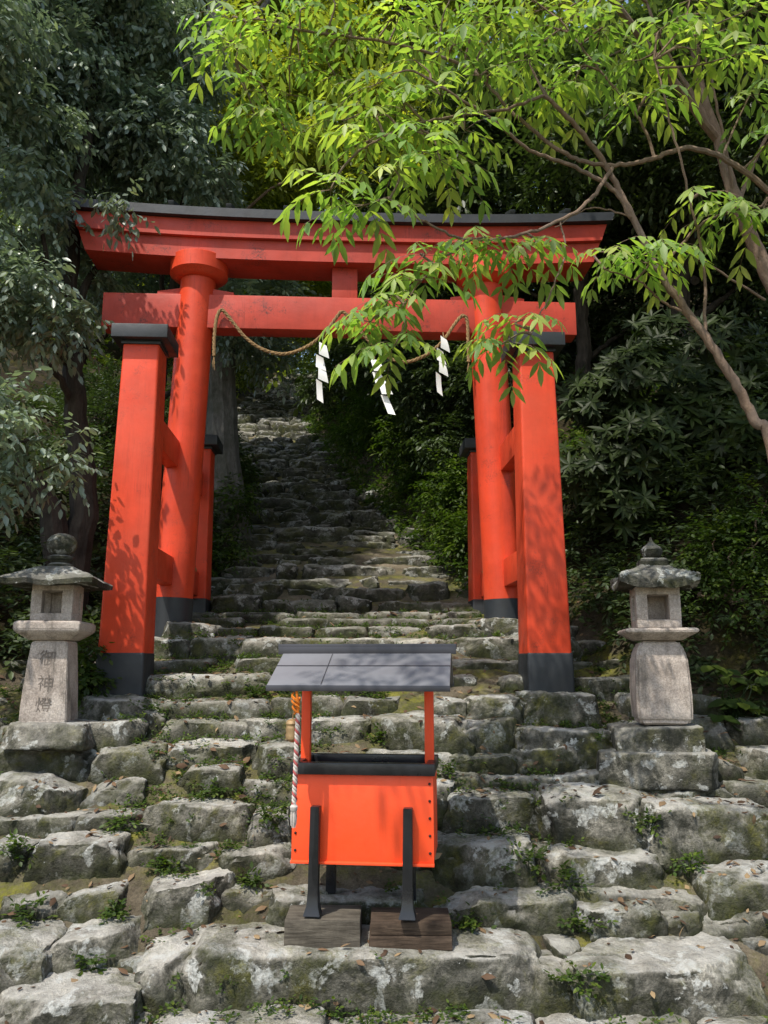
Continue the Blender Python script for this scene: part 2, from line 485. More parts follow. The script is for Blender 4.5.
def rock(w, d, h, seed, res=.035, k=7.0, rough=1.0, cuts=7, maxn=26):
    """Verts and quads of one broken, weathered stone, centred, size w x d x h."""
    rs = np.random.default_rng(seed)
    n = [int(np.clip(s / res, 4, maxn)) for s in (w, d, h)]
    U, F = lattice(*n)
    # more vertices near the arrises
    U = np.sign(U) * (1 - (1 - np.abs(U)) ** 1.35)
    r = (np.abs(U) ** k).sum(1) ** (-1 / k)
    P = U * r[:, None]
    P[:, 2] += P[:, 0] * rs.uniform(-.14, .14) + P[:, 1] * rs.uniform(-.02, .1)
    P[:, 1] += P[:, 0] * rs.uniform(-.14, .14) + P[:, 2] * rs.uniform(.05, .25)
    P[:, 0] *= 1 + P[:, 2] * rs.uniform(-.12, .03)
    H = np.array([w, d, h]) / 2
    Q = P * H
    for c in range(cuts + 6):
        # break arrises and corners off with flat facets
        nrm = rs.normal(size=3) * np.array([1, .9, .75]); nrm[1] -= .35
        if c < 2: nrm = np.array([rs.choice([-1, 1]) * rs.uniform(.2, 1), -rs.uniform(.3, .9), rs.uniform(.1, .8)])
        nrm /= np.linalg.norm(nrm)
        ext = (Q @ nrm).max()
        lim = ext - rs.uniform(.008, .075) * min(1.4, (w + h) * 1.3) * (1 if c < 6 else .6)
        over = np.maximum(0, Q @ nrm - lim)
        Q = Q - over[:, None] * nrm
    dirn = Q / H / np.linalg.norm(Q / H, axis=1)[:, None]
    dirn = np.where(np.abs(dirn) > .55, dirn, dirn * .4); dirn = dirn / np.linalg.norm(dirn, axis=1)[:, None]
    o = rs.uniform(-50, 50, 3)
    big = fbm(Q + o, 3.2, 2, seed % 977) * .018 * rough
    mid = (np.abs(fbm(Q + o, 9, 3, seed % 733)) - .45) * .026 * rough
    fine_ = fbm(Q + o, 26, 2, seed % 511) * .008 * rough
    led = np.floor(fbm(Q * np.array([1, 1, 1.8]) + o, 6, 2, seed % 401) * 3.2) / 3.2 * .016 * rough
    mid = mid + led
    topf = np.where(dirn[:, 2] > .7, .55, 1.0)
    Q = Q + dirn * ((big + mid + fine_) * topf)[:, None]
    return Q, F


class RockPile:
    def __init__(s): s.V = []; s.F = []; s.T = []; s.L = []; s.n = 0

    def add(s, V, F, tint, low=None):
        s.L.append(np.zeros(len(V)) if low is None else low)
        s.V.append(V); s.F.append(F + s.n); s.T.append(np.full(len(V), tint)); s.n += len(V)

    def build(s, name, mat, parent=None):
        return np_mesh(name, np.concatenate(s.V), np.concatenate(s.F), mat, parent, {'tint': np.concatenate(s.T), 'low': np.concatenate(s.L)}, sharp=38)


def rotz(V, a):
    c, s_ = math.cos(a), math.sin(a)
    return np.stack([V[:, 0] * c - V[:, 1] * s_, V[:, 0] * s_ + V[:, 1] * c, V[:, 2]], 1)


# hand-read stones of the lower flight: x0,x1,y_top,y_bottom of the front face in the photo, label, tint, roundness
G_ = 'stones of the lower flight'
HERO = [
    # left of the box, top to bottom
    (76, 161, 697, 730, 'dark mossy block carrying the left front pillar of the gate', .3, 8),
    (-14, 90, 746, 776, 'long dark base stone under the left lantern rock', .35, 7),
    (94, 160, 744, 776, 'grey lichen stone right of the left lantern base', .5, 6),
    (168, 250, 738, 764, 'pale cracked top stone left of the post of the offering box', .95, 7),
    (171, 240, 763, 790, 'dull stone directly under the pale cracked top stone', .45, 6),
    (251, 296, 742, 772, 'small grey stone just behind the bell rope', .5, 6),
    (-16, 71, 776, 818, 'dark stone with white lichen discs two courses below the left lantern', .5, 6),
    (72, 141, 778, 802, 'low dark stone with white blotches beside the lichen disc stone', .4, 6),
    (60, 138, 808, 828, 'thin flat slab end under the white blotched stone', .6, 8),
    (136, 252, 801, 836, 'wide flat-topped grey stone left of the orange box', .75, 8),
    (250, 293, 808, 844, 'mossy stone touching the left edge of the orange box', .45, 6),
    (-12, 30, 836, 868, 'cut-off dark stone at the left picture edge above the green tufts', .4, 6),
    (30, 123, 833, 870, 'broad stone spotted with chalk white lichen above the leaf litter', .55, 6),
    (129, 213, 841, 864, 'narrow flat stone with a bright tread left of the box legs', .7, 8),
    (213, 290, 843, 872, 'sloping slab stone beside the left leg of the box', .75, 7),
    (-14, 51, 890, 914, 'low brown stone behind the weed at the left edge', .45, 6),
    (52, 119, 886, 919, 'rounded lichen stone right of the weed at the left edge', .6, 5),
    (126, 231, 877, 923, 'big rough pale boulder left of the mossy yellow ground', .9, 6),
    (38, 136, 924, 968, 'low humped boulder with grey lichen in front of the rounded lichen stone', .8, 4.5),
    (-40, 38, 936, 1004, 'dark wedge boulder at the lower left edge', .55, 6),
    (-30, 127, 984, 1050, 'sunlit flat slab in the bottom left corner', 1.0, 9),
    (131, 187, 947, 1008, 'upright pale stone at the left end of the front slab', .85, 6),
    (184, 532, 950, 1010, 'very long front slab carrying the two wooden blocks', .75, 9),
    (193, 262, 1004, 1045, 'small smooth grey stone at the bottom edge below the long slab', .85, 5),
    (270, 441, 888, 921, 'step stone behind the wooden blocks under the box', .45, 8),
    # right of the box
    (517, 599, 693, 725, 'squared block carrying the right front pillar of the gate', .55, 9),
    (432, 470, 699, 722, 'small rounded stone at the right end of the box roof', .55, 5),
    (468, 524, 697, 724, 'double-humped stone between the box roof and the right front pillar', .65, 5),
    (434, 523, 721, 750, 'long rounded stone right of the box post under the roof', .65, 5),
    (525, 626, 728, 765, 'dark broad stone left of the right lantern base', .4, 7),
    (516, 576, 745, 770, 'small grey stone under the dark broad stone', .6, 6),
    (434, 516, 752, 770, 'thin step stone level with the black rim of the box', .7, 7),
    (434, 485, 769, 792, 'stubby stone right of the black rim of the box', .7, 6),
    (483, 622, 770, 788, 'long thin slab with a mossy tread left of the lantern pedestal', .65, 8),
    (434, 538, 791, 828, 'thick bright-topped stone right of the upper half of the orange box', .8, 6),
    (550, 655, 789, 848, 'large round-shouldered boulder below the right lantern', .75, 5),
    (640, 750, 786, 800, 'thin slab under the square pedestal of the right lantern', .6, 9),
    (656, 790, 802, 860, 'large lichen-streaked rock at the right edge below the lantern', .65, 6),
    (436, 536, 836, 878, 'rugged stone with a shaded hollow right of the orange box', .6, 5),
    (556, 684, 849, 890, 'pale long stone with a round dark moss stain', .9, 6),
    (708, 800, 863, 902, 'brown shaded stone cut off by the right picture edge', .5, 5.5),
    (438, 582, 890, 927, 'long stone with a dark face right of the wooden blocks', .65, 7),
    (583, 664, 897, 934, 'rounded violet-grey boulder right of the dark-faced long stone', .7, 4.5),
    (662, 710, 903, 927, 'small stone wedged right of the violet-grey boulder', .65, 5),
    (705, 790, 903, 932, 'flat pinkish stone near the right edge above the leaf drift', .9, 6),
    (582, 762, 952, 1024, 'huge moss-faced block at the lower right', .8, 8),
    (530, 583, 957, 1010, 'narrow upright stone filling the gap right of the front slab', .75, 7),
    (555, 584, 936, 968, 'small pale wedge stone above the gap beside the huge block', .85, 6),
    (745, 800, 925, 950, 'small light stone at the right edge behind the huge block', .9, 5),
]
HERO_W = []
for i, (x0, x1, yt, yb, lab, tint, k) in enumerate(HERO):
    mx = (x0 + x1) / 2
    Y, zb = gnd(mx, yb)
    P0 = at(x0, (yt + yb) / 2, Y); P1 = at(x1, (yt + yb) / 2, Y)
    zt = at(mx, yt, Y + (.06 if yb < 740 or i == 22 else .22)).z
    w = (P1.x - P0.x) * 1.12
    d = min(1.0, max(.42, (zt - zb) / .6 + .16))
    if i == 22: d = .85
    h = (zt - zb) + .22
    V, F = rock(w, d, h, 300 + i, .022, k * 1.9, 1.0 if i != 22 else .8, 7 if k < 8 else 5, 46)
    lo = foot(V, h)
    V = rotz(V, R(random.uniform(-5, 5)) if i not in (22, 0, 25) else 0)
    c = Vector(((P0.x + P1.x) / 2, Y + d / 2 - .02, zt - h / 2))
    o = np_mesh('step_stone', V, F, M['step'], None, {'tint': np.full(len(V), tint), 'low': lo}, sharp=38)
    o.location = c
    tag(o, lab, 'stone', G_)
    HERO_W.append((x0, x1, yt, yb))


def in_hero(x, y):
    for x0, x1, yt, yb in HERO_W:
        if x0 + 2 < x < x1 - 2 and yt - 2 < y < yb + 4: return True
    return False


# the rest of the stairway: courses of rubble stones
def courses(name, Y0, Y1, rise, mat, jitter, wr, res, seed, skip=False, extra=0.0, rough=1.0):
    rs = random.Random(seed); pile = RockPile()
    Y = Y0; s = seed * 1000
    while Y < Y1:
        sl = (zp(Y + .7) - zp(Y - .1)) / .8
        rr = rise(Y) * rs.uniform(.75, 1.4)
        td = min(.5, max(.17, rr / max(sl, .16)))
        z0 = float(zp(Y)); ztop = float(zp(Y + td))
        xa, xb = xc(Y) - hwid(Y) - extra, xc(Y) + hwid(Y) + extra
        x = xa + rs.uniform(-.2, .1)
        while x < xb:
            w = rs.uniform(*wr) * rs.uniform(.7, 1.3)
            edge = min(1, abs((x + w / 2) - xc(Y)) / max(.1, hwid(Y)))
            drop = rs.uniform(-jitter, jitter * .7)
            zt = ztop + drop - (.04 if skip else 0)
            h = zt - z0 + .2
            yj = rs.uniform(-.09, .09) * (1 if skip else 1.7)
            px, py = proj((x + w / 2, Y, (z0 + zt) / 2))
            if skip and in_hero(px, py): zt -= .04; h -= .04; yj += .11
            if h > .1 and rs.random() > .03:
                d = td + rs.uniform(.14, .3)
                V, F = rock(w * (1.1 if skip else 1.0), d, h, s, res, rs.choice([9, 11, 14, 18]), rough, 6, 24)
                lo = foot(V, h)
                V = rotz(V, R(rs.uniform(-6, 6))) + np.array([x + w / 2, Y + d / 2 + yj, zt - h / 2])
                pile.add(V, F, rs.uniform(.15, .9), lo); s += 1
            x += w + rs.uniform(.0, .03)
        Y += td
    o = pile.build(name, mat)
    tag(o, kind='structure')
    return o


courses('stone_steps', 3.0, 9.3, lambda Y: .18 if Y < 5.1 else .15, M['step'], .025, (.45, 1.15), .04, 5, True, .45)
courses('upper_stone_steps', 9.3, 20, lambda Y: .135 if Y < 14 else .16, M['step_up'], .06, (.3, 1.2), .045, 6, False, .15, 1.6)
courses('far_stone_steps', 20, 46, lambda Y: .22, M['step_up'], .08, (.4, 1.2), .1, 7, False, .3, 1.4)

# ------------------------------------------------------------------ ground
def axis(a, b, fine0, fine1, df, grow):
    out = list(np.arange(fine0, fine1 + 1e-6, df))
    s = df; v = fine1
    while v < b: s *= grow; v += s; out.append(v)
    s = df; v = fine0
    while v > a: s *= grow; v -= s; out.insert(0, v)
    return np.array(out)


def ground_z(X, Y):
    z = zp(Y)
    L = (xc(Y) - hwid(Y)) - X; Rr = X - (xc(Y) + hwid(Y))
    up = np.clip((Y - 4.5) / 3.5, 0, 1)
    lb = np.where(L > 0, 1.6 * (1 - np.exp(-L * .35)) + .12 * L, 0) * (.15 + .85 * up)
    rb = np.where(Rr > 0, 3.2 * (1 - np.exp(-Rr * .4)) + .15 * Rr, 0) * (.1 + .9 * up)
    P = np.stack([X, Y, np.zeros_like(X)], -1)
    edge = np.clip(np.maximum(L, Rr), 0, 1.5)
    n = fbm(P, .9, 4, 5) * (.03 + .22 * edge)
    return z + lb + rb + n - .05


gx = axis(-90, 90, -6, 6, .1, 1.12); gy = axis(-60, 140, 2.6, 14, .1, 1.06)
GX, GY = np.meshgrid(gx, gy)
GZ = ground_z(GX, GY)
nxg, nyg = len(gx), len(gy)
ii, jj = np.meshgrid(np.arange(nxg - 1), np.arange(nyg - 1))
b0 = (jj * nxg + ii).ravel()
gq = np.stack([b0, b0 + 1, b0 + nxg + 1, b0 + nxg], 1)
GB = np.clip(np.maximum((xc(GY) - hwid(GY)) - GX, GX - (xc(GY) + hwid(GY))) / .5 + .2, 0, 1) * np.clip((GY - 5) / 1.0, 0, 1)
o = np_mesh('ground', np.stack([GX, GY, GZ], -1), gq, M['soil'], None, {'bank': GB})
tag(o, kind='structure')


def gz(x, y): return float(ground_z(np.array([float(x)]), np.array([float(y)]))[0])


# ------------------------------------------------------------------ torii gate
TX = -.05
gate = empty('torii_gate', (TX, 8.05, 1.8))
tag(gate, 'large red torii gate with four square side posts straddling the stone stairs', 'torii gate')
GI = Matrix.Translation((-TX, -8.05, -1.8))


def gpart(mb, name, mat, parent=gate, **kw):
    mb.bm.transform(GI)
    return mb.build(name, mat, parent, **kw)


YM, YF, YR = 8.05, 6.68, 9.42
Zt = at(340, 262, 7.83).z                      # underside of the lintel front
ZC = at(200, 251, 7.8).z                       # top of the ring
Zb = 1.72
for s in (-1, 1):
    xb_, xt_ = TX + s * 1.665, TX + s * 1.535
    mb = MB(); n = 14
    base_r, top_r = .197, .183
    zt = Zt + .1
    mb.tube([(xb_ + (xt_ - xb_) * k / n, YM, Zb + (zt - Zb) * k / n) for k in range(n + 1)], [base_r + (top_r - base_r) * k / n for k in range(n + 1)], 40)
    pil = gpart(mb, 'pillar', M['red'])
    mb = MB(); mb.tube([(xb_ - s * .001, YM, Zb - .05), (xb_ - s * .012, YM, at(174, 597, 7.86).z)], [.203, .201], 40)
    gpart(mb, 'black_base', M['black'], pil)
    # ring under the lintel
    h0 = ZC - .23
    mb = MB(); mb.lathe([(.19, h0 - .0), (.21, h0 + .0), (.25, h0 + .02), (.285, h0 + .055), (.3, h0 + .062), (.304, h0 + .065), (.304, h0 + .226), (.296, h0 + .234), (.2, h0 + .234)], 40, (xt_ + s * .004, YM, 0))
    gpart(mb, 'cap_ring', M['red'], pil, angle=28)


def beam(sections, mat, name, y0, y1, zf, nseg=40, bev=.008, parent=gate):
    """curved beam: zf(x)->(zbot,ztop)"""
    b = bmesh.new(); prev = None
    xs = np.linspace(sections[0], sections[1], nseg + 1)
    rings = []
    for x in xs:
        zb, zt_ = zf(x)
        rings.append([b.verts.new((x, y0, zb)), b.verts.new((x, y1, zb)), b.verts.new((x, y1, zt_)), b.verts.new((x, y0, zt_))])
    for A, B in zip(rings[:-1], rings[1:]):
        for k in range(4): b.faces.new((A[k], A[(k + 1) % 4], B[(k + 1) % 4], B[k]))
    b.faces.new(rings[0][::-1]); b.faces.new(rings[-1])
    mb = MB(); mb.merge(b)
    return mb, rings


def curve_up(x): return .08 * (abs(x - TX) / 2.75) ** 2.6


ZL0 = Zt
ZL1 = at(340, 241, 7.79).z
ZL2 = at(340, 222, 7.74).z


def skew_ends(mb, half, k, zref):
    for v in mb.bm.verts:
        t = (v.co.x - TX)
        if abs(t) > half * .93:
            v.co.x += math.copysign((v.co.z - zref) * k, t)


mb, _ = beam((TX - 2.66, TX + 2.66), None, '', YM - .22, YM + .22, lambda x: (ZL0 + curve_up(x), ZL1 + curve_up(x)))
skew_ends(mb, 2.66, .35, ZL0); gpart(mb, 'lower_lintel', M['red_top'])
mb, _ = beam((TX - 2.74, TX + 2.74), None, '', YM - .27, YM + .27, lambda x: (ZL1 + .003 + curve_up(x), ZL2 + curve_up(x)))
skew_ends(mb, 2.74, .35, ZL1); gpart(mb, 'upper_lintel', M['red_top'])
mb, _ = beam((TX - 2.84, TX + 2.84), None, '', YM - .34, YM + .34, lambda x: (ZL2 + .003 + curve_up(x), ZL2 + .10 + curve_up(x)))
skew_ends(mb, 2.84, .35, ZL2); rf = gpart(mb, 'roof_cap', M['black'])
# low ridge sheet
b = bmesh.new(); ra = []
for x in np.linspace(TX - 2.8, TX + 2.8, 41):
    z = ZL2 + .104 + curve_up(x)
    ra.append([b.verts.new((x, YM - .33, z)), b.verts.new((x, YM, z + .15)), b.verts.new((x, YM + .33, z))])
for A, B in zip(ra[:-1], ra[1:]):
    for k in range(3): b.faces.new((A[k], A[(k + 1) % 3], B[(k + 1) % 3], B[k]))
b.faces.new(ra[0][::-1]); b.faces.new(ra[-1])
mb = MB(); mb.merge(b); gpart(mb, 'roof_sheet', M['black'], rf)
for x in np.linspace(TX - 2.4, TX + 2.4, 9):
    mb = MB(); mb.box((x, YM - .2, ZL2 + .19 + curve_up(x)), (.06, .28, .05), Matrix.Rotation(R(24), 3, 'X'), .006)
    gpart(mb, 'batten', M['black'], rf)
ZN0, ZN1 = at(300, 329, 7.93).z, at(300, 296, 7.93).z
mb = MB(); mb.box((TX, YM, (ZN0 + ZN1) / 2), (5.0, .22, ZN1 - ZN0), None, .008)
gpart(mb, 'tie_beam', M['red_top'])
mb = MB(); mb.box((TX + .02, YM, (ZN1 + ZL0) / 2), (.27, .2, ZL0 - ZN1 - .004), None, .006)
gpart(mb, 'centre_strut', M['red_top'])
for s in (-1, 1):
    x0 = TX + s * 1.555
    for q in (-1, 1):
        mb = MB()
        cs = []
        xa, xb2 = x0 + q * .15, x0 + q * .40
        lo, hi = min(xa, xb2), max(xa, xb2)
        za, zb2 = (.09, .05) if q > 0 else (.05, .09)
        for z in (0, 1):
            for (x, y) in ((lo, -.06), (hi, -.06), (hi, .06), (lo, .06)):
                cs.append((x, YM + y, ZN1 + .002 + (0 if z == 0 else (za if x == lo else zb2))))
        mb.hexa(cs, bev=.004); gpart(mb, 'wedge', M['red_top'])
ZSF, ZSR = at(140, 342, 6.5).z, at(214, 449, 9.3).z
for s in (-1, 1):
    for (yy, ztop, zbase, yb_img) in ((YF, ZSF, 1.18, (128, 652, 6.5)), (YR, ZSR, 1.75, (208, 598, 9.25))):
        xb_, xt_ = TX + s * 1.715, TX + s * 1.70
        wb, wt = .37, .305
        zbk = at(*yb_img).z
        cs = [(xb_ - wb / 2, yy - wb / 2, zbase), (xb_ + wb / 2, yy - wb / 2, zbase), (xb_ + wb / 2, yy + wb / 2, zbase), (xb_ - wb / 2, yy + wb / 2, zbase),
              (xt_ - wt / 2, yy - wt / 2, ztop), (xt_ + wt / 2, yy - wt / 2, ztop), (xt_ + wt / 2, yy + wt / 2, ztop), (xt_ - wt / 2, yy + wt / 2, ztop)]
        mb = MB(); mb.hexa(cs, bev=.022, seg=3); p = gpart(mb, 'support_post', M['red'])
        mb = MB(); wk = wb + .012
        mb.box((xb_, yy, (zbase - .02 + zbk) / 2), (wk, wk, zbk - zbase + .02), None, .024, (.985, .985), 3); gpart(mb, 'black_base', M['black'], p)
        mb = MB()
        mb.box((xt_, yy, ztop + .008), (.33, .33, .03), None, .004)
        mb.box((xt_, yy, ztop + .085), (.47, .47, .12), None, .008)
        mb.box((xt_, yy, ztop + .175), (.45, .45, .06), None, .003, (.2, .2)); gpart(mb, 'post_cap', M['black'], p)
    for (ya, yb_, zf_) in ((YF + .1, YM - .1, 0), (YM + .1, YR - .1, 1)):
        for (im, hgt) in (((170, 563, 7.2), .27), ((174, 436, 7.2), .27)):
            zc = at(*im).z
            xx = TX + s * 1.69
            mb = MB(); mb.box((xx, (ya + yb_) / 2, zc), (.13, yb_ - ya, hgt), None, .006); bmr = gpart(mb, 'side_beam', M['red'])
            mb = MB()
            yw = ya + .24 if zf_ == 0 else yb_ - .24
            mb.hexa([(xx - .05, yw - .14, zc + hgt / 2 + .002), (xx + .05, yw - .14, zc + hgt / 2 + .002), (xx + .05, yw + .14, zc + hgt / 2 + .002), (xx - .05, yw + .14, zc + hgt / 2 + .002),
                     (xx - .05, yw - .14, zc + hgt / 2 + .09), (xx + .05, yw - .14, zc + hgt / 2 + .09), (xx + .05, yw + .14, zc + hgt / 2 + .03), (xx - .05, yw + .14, zc + hgt / 2 + .03)], bev=.004)
            gpart(mb, 'wedge', M['tan_wood'], bmr)

# foundation stones under the main and rear posts (structure of the stairs)
pile = RockPile()
for (x0, x1, yt, yb, yy) in ((152, 214, 619, 652, 7.6), (478, 528, 617, 648, 7.6)):
    P0, P1 = at(x0, yt, yy), at(x1, yt, yy); z0 = at(x0, yb, yy).z
    w = P1.x - P0.x; h = P0.z - z0 + .3
    V, F = rock(w, .9, h, int(x0), .05, 8, .8, 5)
    pile.add(V + np.array([(P0.x + P1.x) / 2, yy + .43, P0.z - h / 2]), F, .4)
for s in (-1, 1):
    V, F = rock(.6, .6, .6, 77 + s, .05, 8, .8, 5)
    pile.add(V + np.array([TX + s * 1.75, YR, 1.55]), F, .35)
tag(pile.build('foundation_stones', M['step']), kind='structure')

# ------------------------------------------------------------------ sacred rope and paper streamers
YRope = YM - .11 - .05
pts_px = [(214, 356), (214.5, 335), (217, 317), (222, 310), (231, 320), (245, 337), (262, 349), (284, 354), (308, 346), (326, 331), (336, 318), (342, 312),
          (350, 318), (362, 333), (380, 352), (402, 362), (424, 356), (442, 342), (454, 325), (462, 316), (467, 320), (468, 338), (468.5, 362)]
rp = [at(x, y, YRope) for x, y in pts_px]
cen = [Vector(p) for p in spline(rp, 6)]
mb = MB()
for ph in (0, 1, 2):
    pl = []; L = 0
    for i, p in enumerate(cen):
        if i: L += (p - cen[i - 1]).length
        a = L * 42 + ph * 2.094
        t = (cen[min(i + 1, len(cen) - 1)] - cen[max(i - 1, 0)]).normalized()
        u = t.cross(Vector((0, 1, 0))); u = u.normalized()
        pl.append(p + u * math.cos(a) * .010 + Vector((0, 1, 0)) * math.sin(a) * .010)
    mb.tube(pl, .0108, 7)
for i, e in ((0, cen[0]), (1, cen[-1])):
    for k in range(9):
        dx, dy = random.uniform(-.02, .02), random.uniform(-.02, .02)
        mb.tube([e, e + Vector((dx, dy, -random.uniform(.08, .16)))], [.004, .002], 4)
o = mb.build('sacred_rope', M['straw'])
tag(o, 'twisted straw rope draped in two swags from the tie beam of the red gate', 'rope')


def streamer(px, py, tilt, lab, yaw, drop):
    p = at(px, py, YRope - .045)
    o = empty('paper_streamer', p, yaw)
    # four folded leaves stepping sideways
    b = bmesh.new()
    w, h = .078, .18
    x = 0.0; z = 0.0
    n = 4
    for k in range(n):
        sk = .055
        hh = h * (1.0 if k < n - 1 else 1.45)
        y0 = .012 * (k % 2)
        ww = w if k < n - 1 else w * .8
        vs = [(x - ww / 2, y0, z), (x + ww / 2, y0 + .02, z - .03), (x + ww / 2 + (.03 if k < n - 1 else .02), y0 - .01, z - hh), (x - ww / 2 + (.0 if k < n - 1 else .015), y0 - .025, z - hh + .035)]
        nseg = 4
        grid = []
        for i in range(nseg + 1):
            v = i / nseg; row = []
            for j in range(3):
                u = j / 2
                a = Vector(vs[0]).lerp(Vector(vs[1]), u); c = Vector(vs[3]).lerp(Vector(vs[2]), u)
                q = a.lerp(c, v); q.y += .012 * math.sin(v * 3.1) * (1 if k % 2 else -1)
                row.append(b.verts.new(q))
            grid.append(row)
        for i in range(nseg):
            for j in range(2): b.faces.new((grid[i][j], grid[i][j + 1], grid[i + 1][j + 1], grid[i + 1][j]))
        x += (-.03 if k % 2 == 0 else .022) + drop
        z -= hh * .74
    b.transform(Matrix.Rotation(tilt, 4, 'Y'))
    mb = MB(); mb.merge(b)
    s = mb.build('folded_paper', M['paper'], o, angle=60)
    mb = MB(); mb.tube([(0, .03, .05), (0, 0.01, -.01)], .006, 6); mb.build('hanging_string', M['straw'], o)
    tag(o, lab, 'paper streamer', 'white paper streamers on the sacred rope')


streamer(323, 342, R(1), 'white zigzag paper streamer hanging straight from the left swag of the rope', .1, .004)
streamer(374, 358, R(-17), 'white zigzag paper streamer blown slantwise under the green leaves', -.2, .006)
streamer(444, 336, R(3), 'white zigzag paper streamer nearest the right pillar of the gate', .2, .0)

# ------------------------------------------------------------------ offering box
BY = 4.42
Bz = at(362, 947, 4.3).z
ob = empty('offering_box', (at(362, 860, BY).x, BY, Bz), R(-9))
tag(ob, 'bright orange offering box on black legs under a small dark roof', 'offering box')
def bz(y, Y=BY): return at(362, y, Y).z - Bz
S = (at(433, 820, BY).x - at(290, 820, BY).x)          # panel width
z0, z1 = bz(862), bz(775)
DP = .40
mb = MB(); th = .02
mb.box((0, th / 2, (z0 + z1) / 2), (S, th, z1 - z0), None, .003); mb.build('front_panel', M['orange'], ob)
mb = MB(); mb.box((0, DP - th / 2, (z0 + z1) / 2), (S, th, z1 - z0), None, .003); mb.build('back_panel', M['orange'], ob)
for s in (-1, 1):
    mb = MB(); mb.box((s * (S / 2 - th / 2 - .001), DP / 2, (z0 + z1) / 2), (th, DP - 2 * th - .004, z1 - z0 - .004), None, .002); mb.build('side_panel', M['orange'], ob)
mb = MB(); mb.box((0, DP / 2, z0 + .03), (S - .05, DP - .05, .02)); mb.build('floor_panel', M['dark_wood'], ob)
mb = MB(); mb.box((0, .0 - .003, z0 - .006), (S + .004, .03, .014), None, .003); mb.build('bottom_edge', M['orange'], ob)
rz = z1 + .002; rh = bz(763) - z1
mb = MB()
for (c, sz) in (((0, -.005, rz + rh / 2), (S + .02, .05, rh)), ((0, DP + .005, rz + rh / 2), (S + .02, .05, rh)),
                ((-(S / 2 - .014), DP / 2, rz + rh / 2), (.046, DP - .042, rh - .003)), (((S / 2 - .014), DP / 2, rz + rh / 2), (.046, DP - .042, rh - .003))):
    mb.box(c, sz, None, .005)
mb.build('rim', M['black_gloss'], ob)
mb = MB()
for k in range(7):
    mb.box((-S / 2 + .09 + k * (S - .18) / 6, DP / 2, rz - .03), (.03, DP - .05, .03), Matrix.Rotation(R(45), 3, 'Y'), .002)
mb.build('slat_grille', M['black_gloss'], ob)
for s in (-1, 1):
    for k in range(5):
        mb = MB(); mb.lathe([(.0075, 0), (.0065, .004), (.003, .007)], 10, (s * (S / 2 - .02), .0, z0 + .05 + k * (z1 - z0 - .09) / 4), Matrix.Rotation(R(90), 3, 'X'))
        mb.build('stud', M['stud'], ob)
zr = bz(650, BY + DP / 2); ze = bz(687, BY - .2)
YE0, YE1 = -.22, DP + .22
for s in (-1, 1):
    mb = MB(); mb.box((s * (S / 2 - .025) - .004 * s, DP / 2, (rz + zr - .03) / 2 + .0), (.05, .05, zr - .035 - rz), None, .003)
    mb.build('post', M['orange'], ob)
    mb = MB(); mb.box((s * (S / 2 - .026), DP / 2, ze + .0), (.04, DP + .30, .03), None, .003); mb.build('cross_arm', M['orange'], ob)
RW = (at(452, 687, BY - .2).x - at(268, 687, BY - .2).x)
sl = math.atan2(zr - ze, DP / 2 - YE0); ln = math.hypot(zr - ze, DP / 2 - YE0)
for q in (-1, 1):
    mb = MB(); yc = (YE0 + DP / 2) / 2 if q < 0 else (YE1 + DP / 2) / 2
    rot = Matrix.Rotation(sl * (-q), 3, 'X')
    nrm = rot @ Vector((0, 0, 1))
    mb.box(Vector((0, yc, (zr + ze) / 2)), (RW, ln, .018), rot, .003)
    pan = mb.build('roof_panel', M['metal_sheet'], ob)
    mb = MB()
    mb.box(Vector((0, yc, (zr + ze) / 2)) + nrm * .0105, (RW - .004, .006, .004), rot)
    for xx in (-RW * .2,):
        mb.box(Vector((xx, yc, (zr + ze) / 2)) + nrm * .0102, (.004, ln - .02, .003), rot)
    mb.build('seam', M['ridge_sheet'], pan)
    mb = MB(); mb.box(Vector((0, YE0 - .004 if q < 0 else YE1 + .004, ze - .006)), (RW + .006, .012, .03), None, .003); mb.build('fascia', M['ridge_sheet'], ob)
mb = MB(); mb.box((0.0, DP / 2, zr + .018), (RW + .06, .13, .03), None, .004); mb.box((0.0, DP / 2 - .063, zr - .004), (RW + .055, .006, .04), None, .001); mb.build('ridge_cap', M['ridge_sheet'], ob)
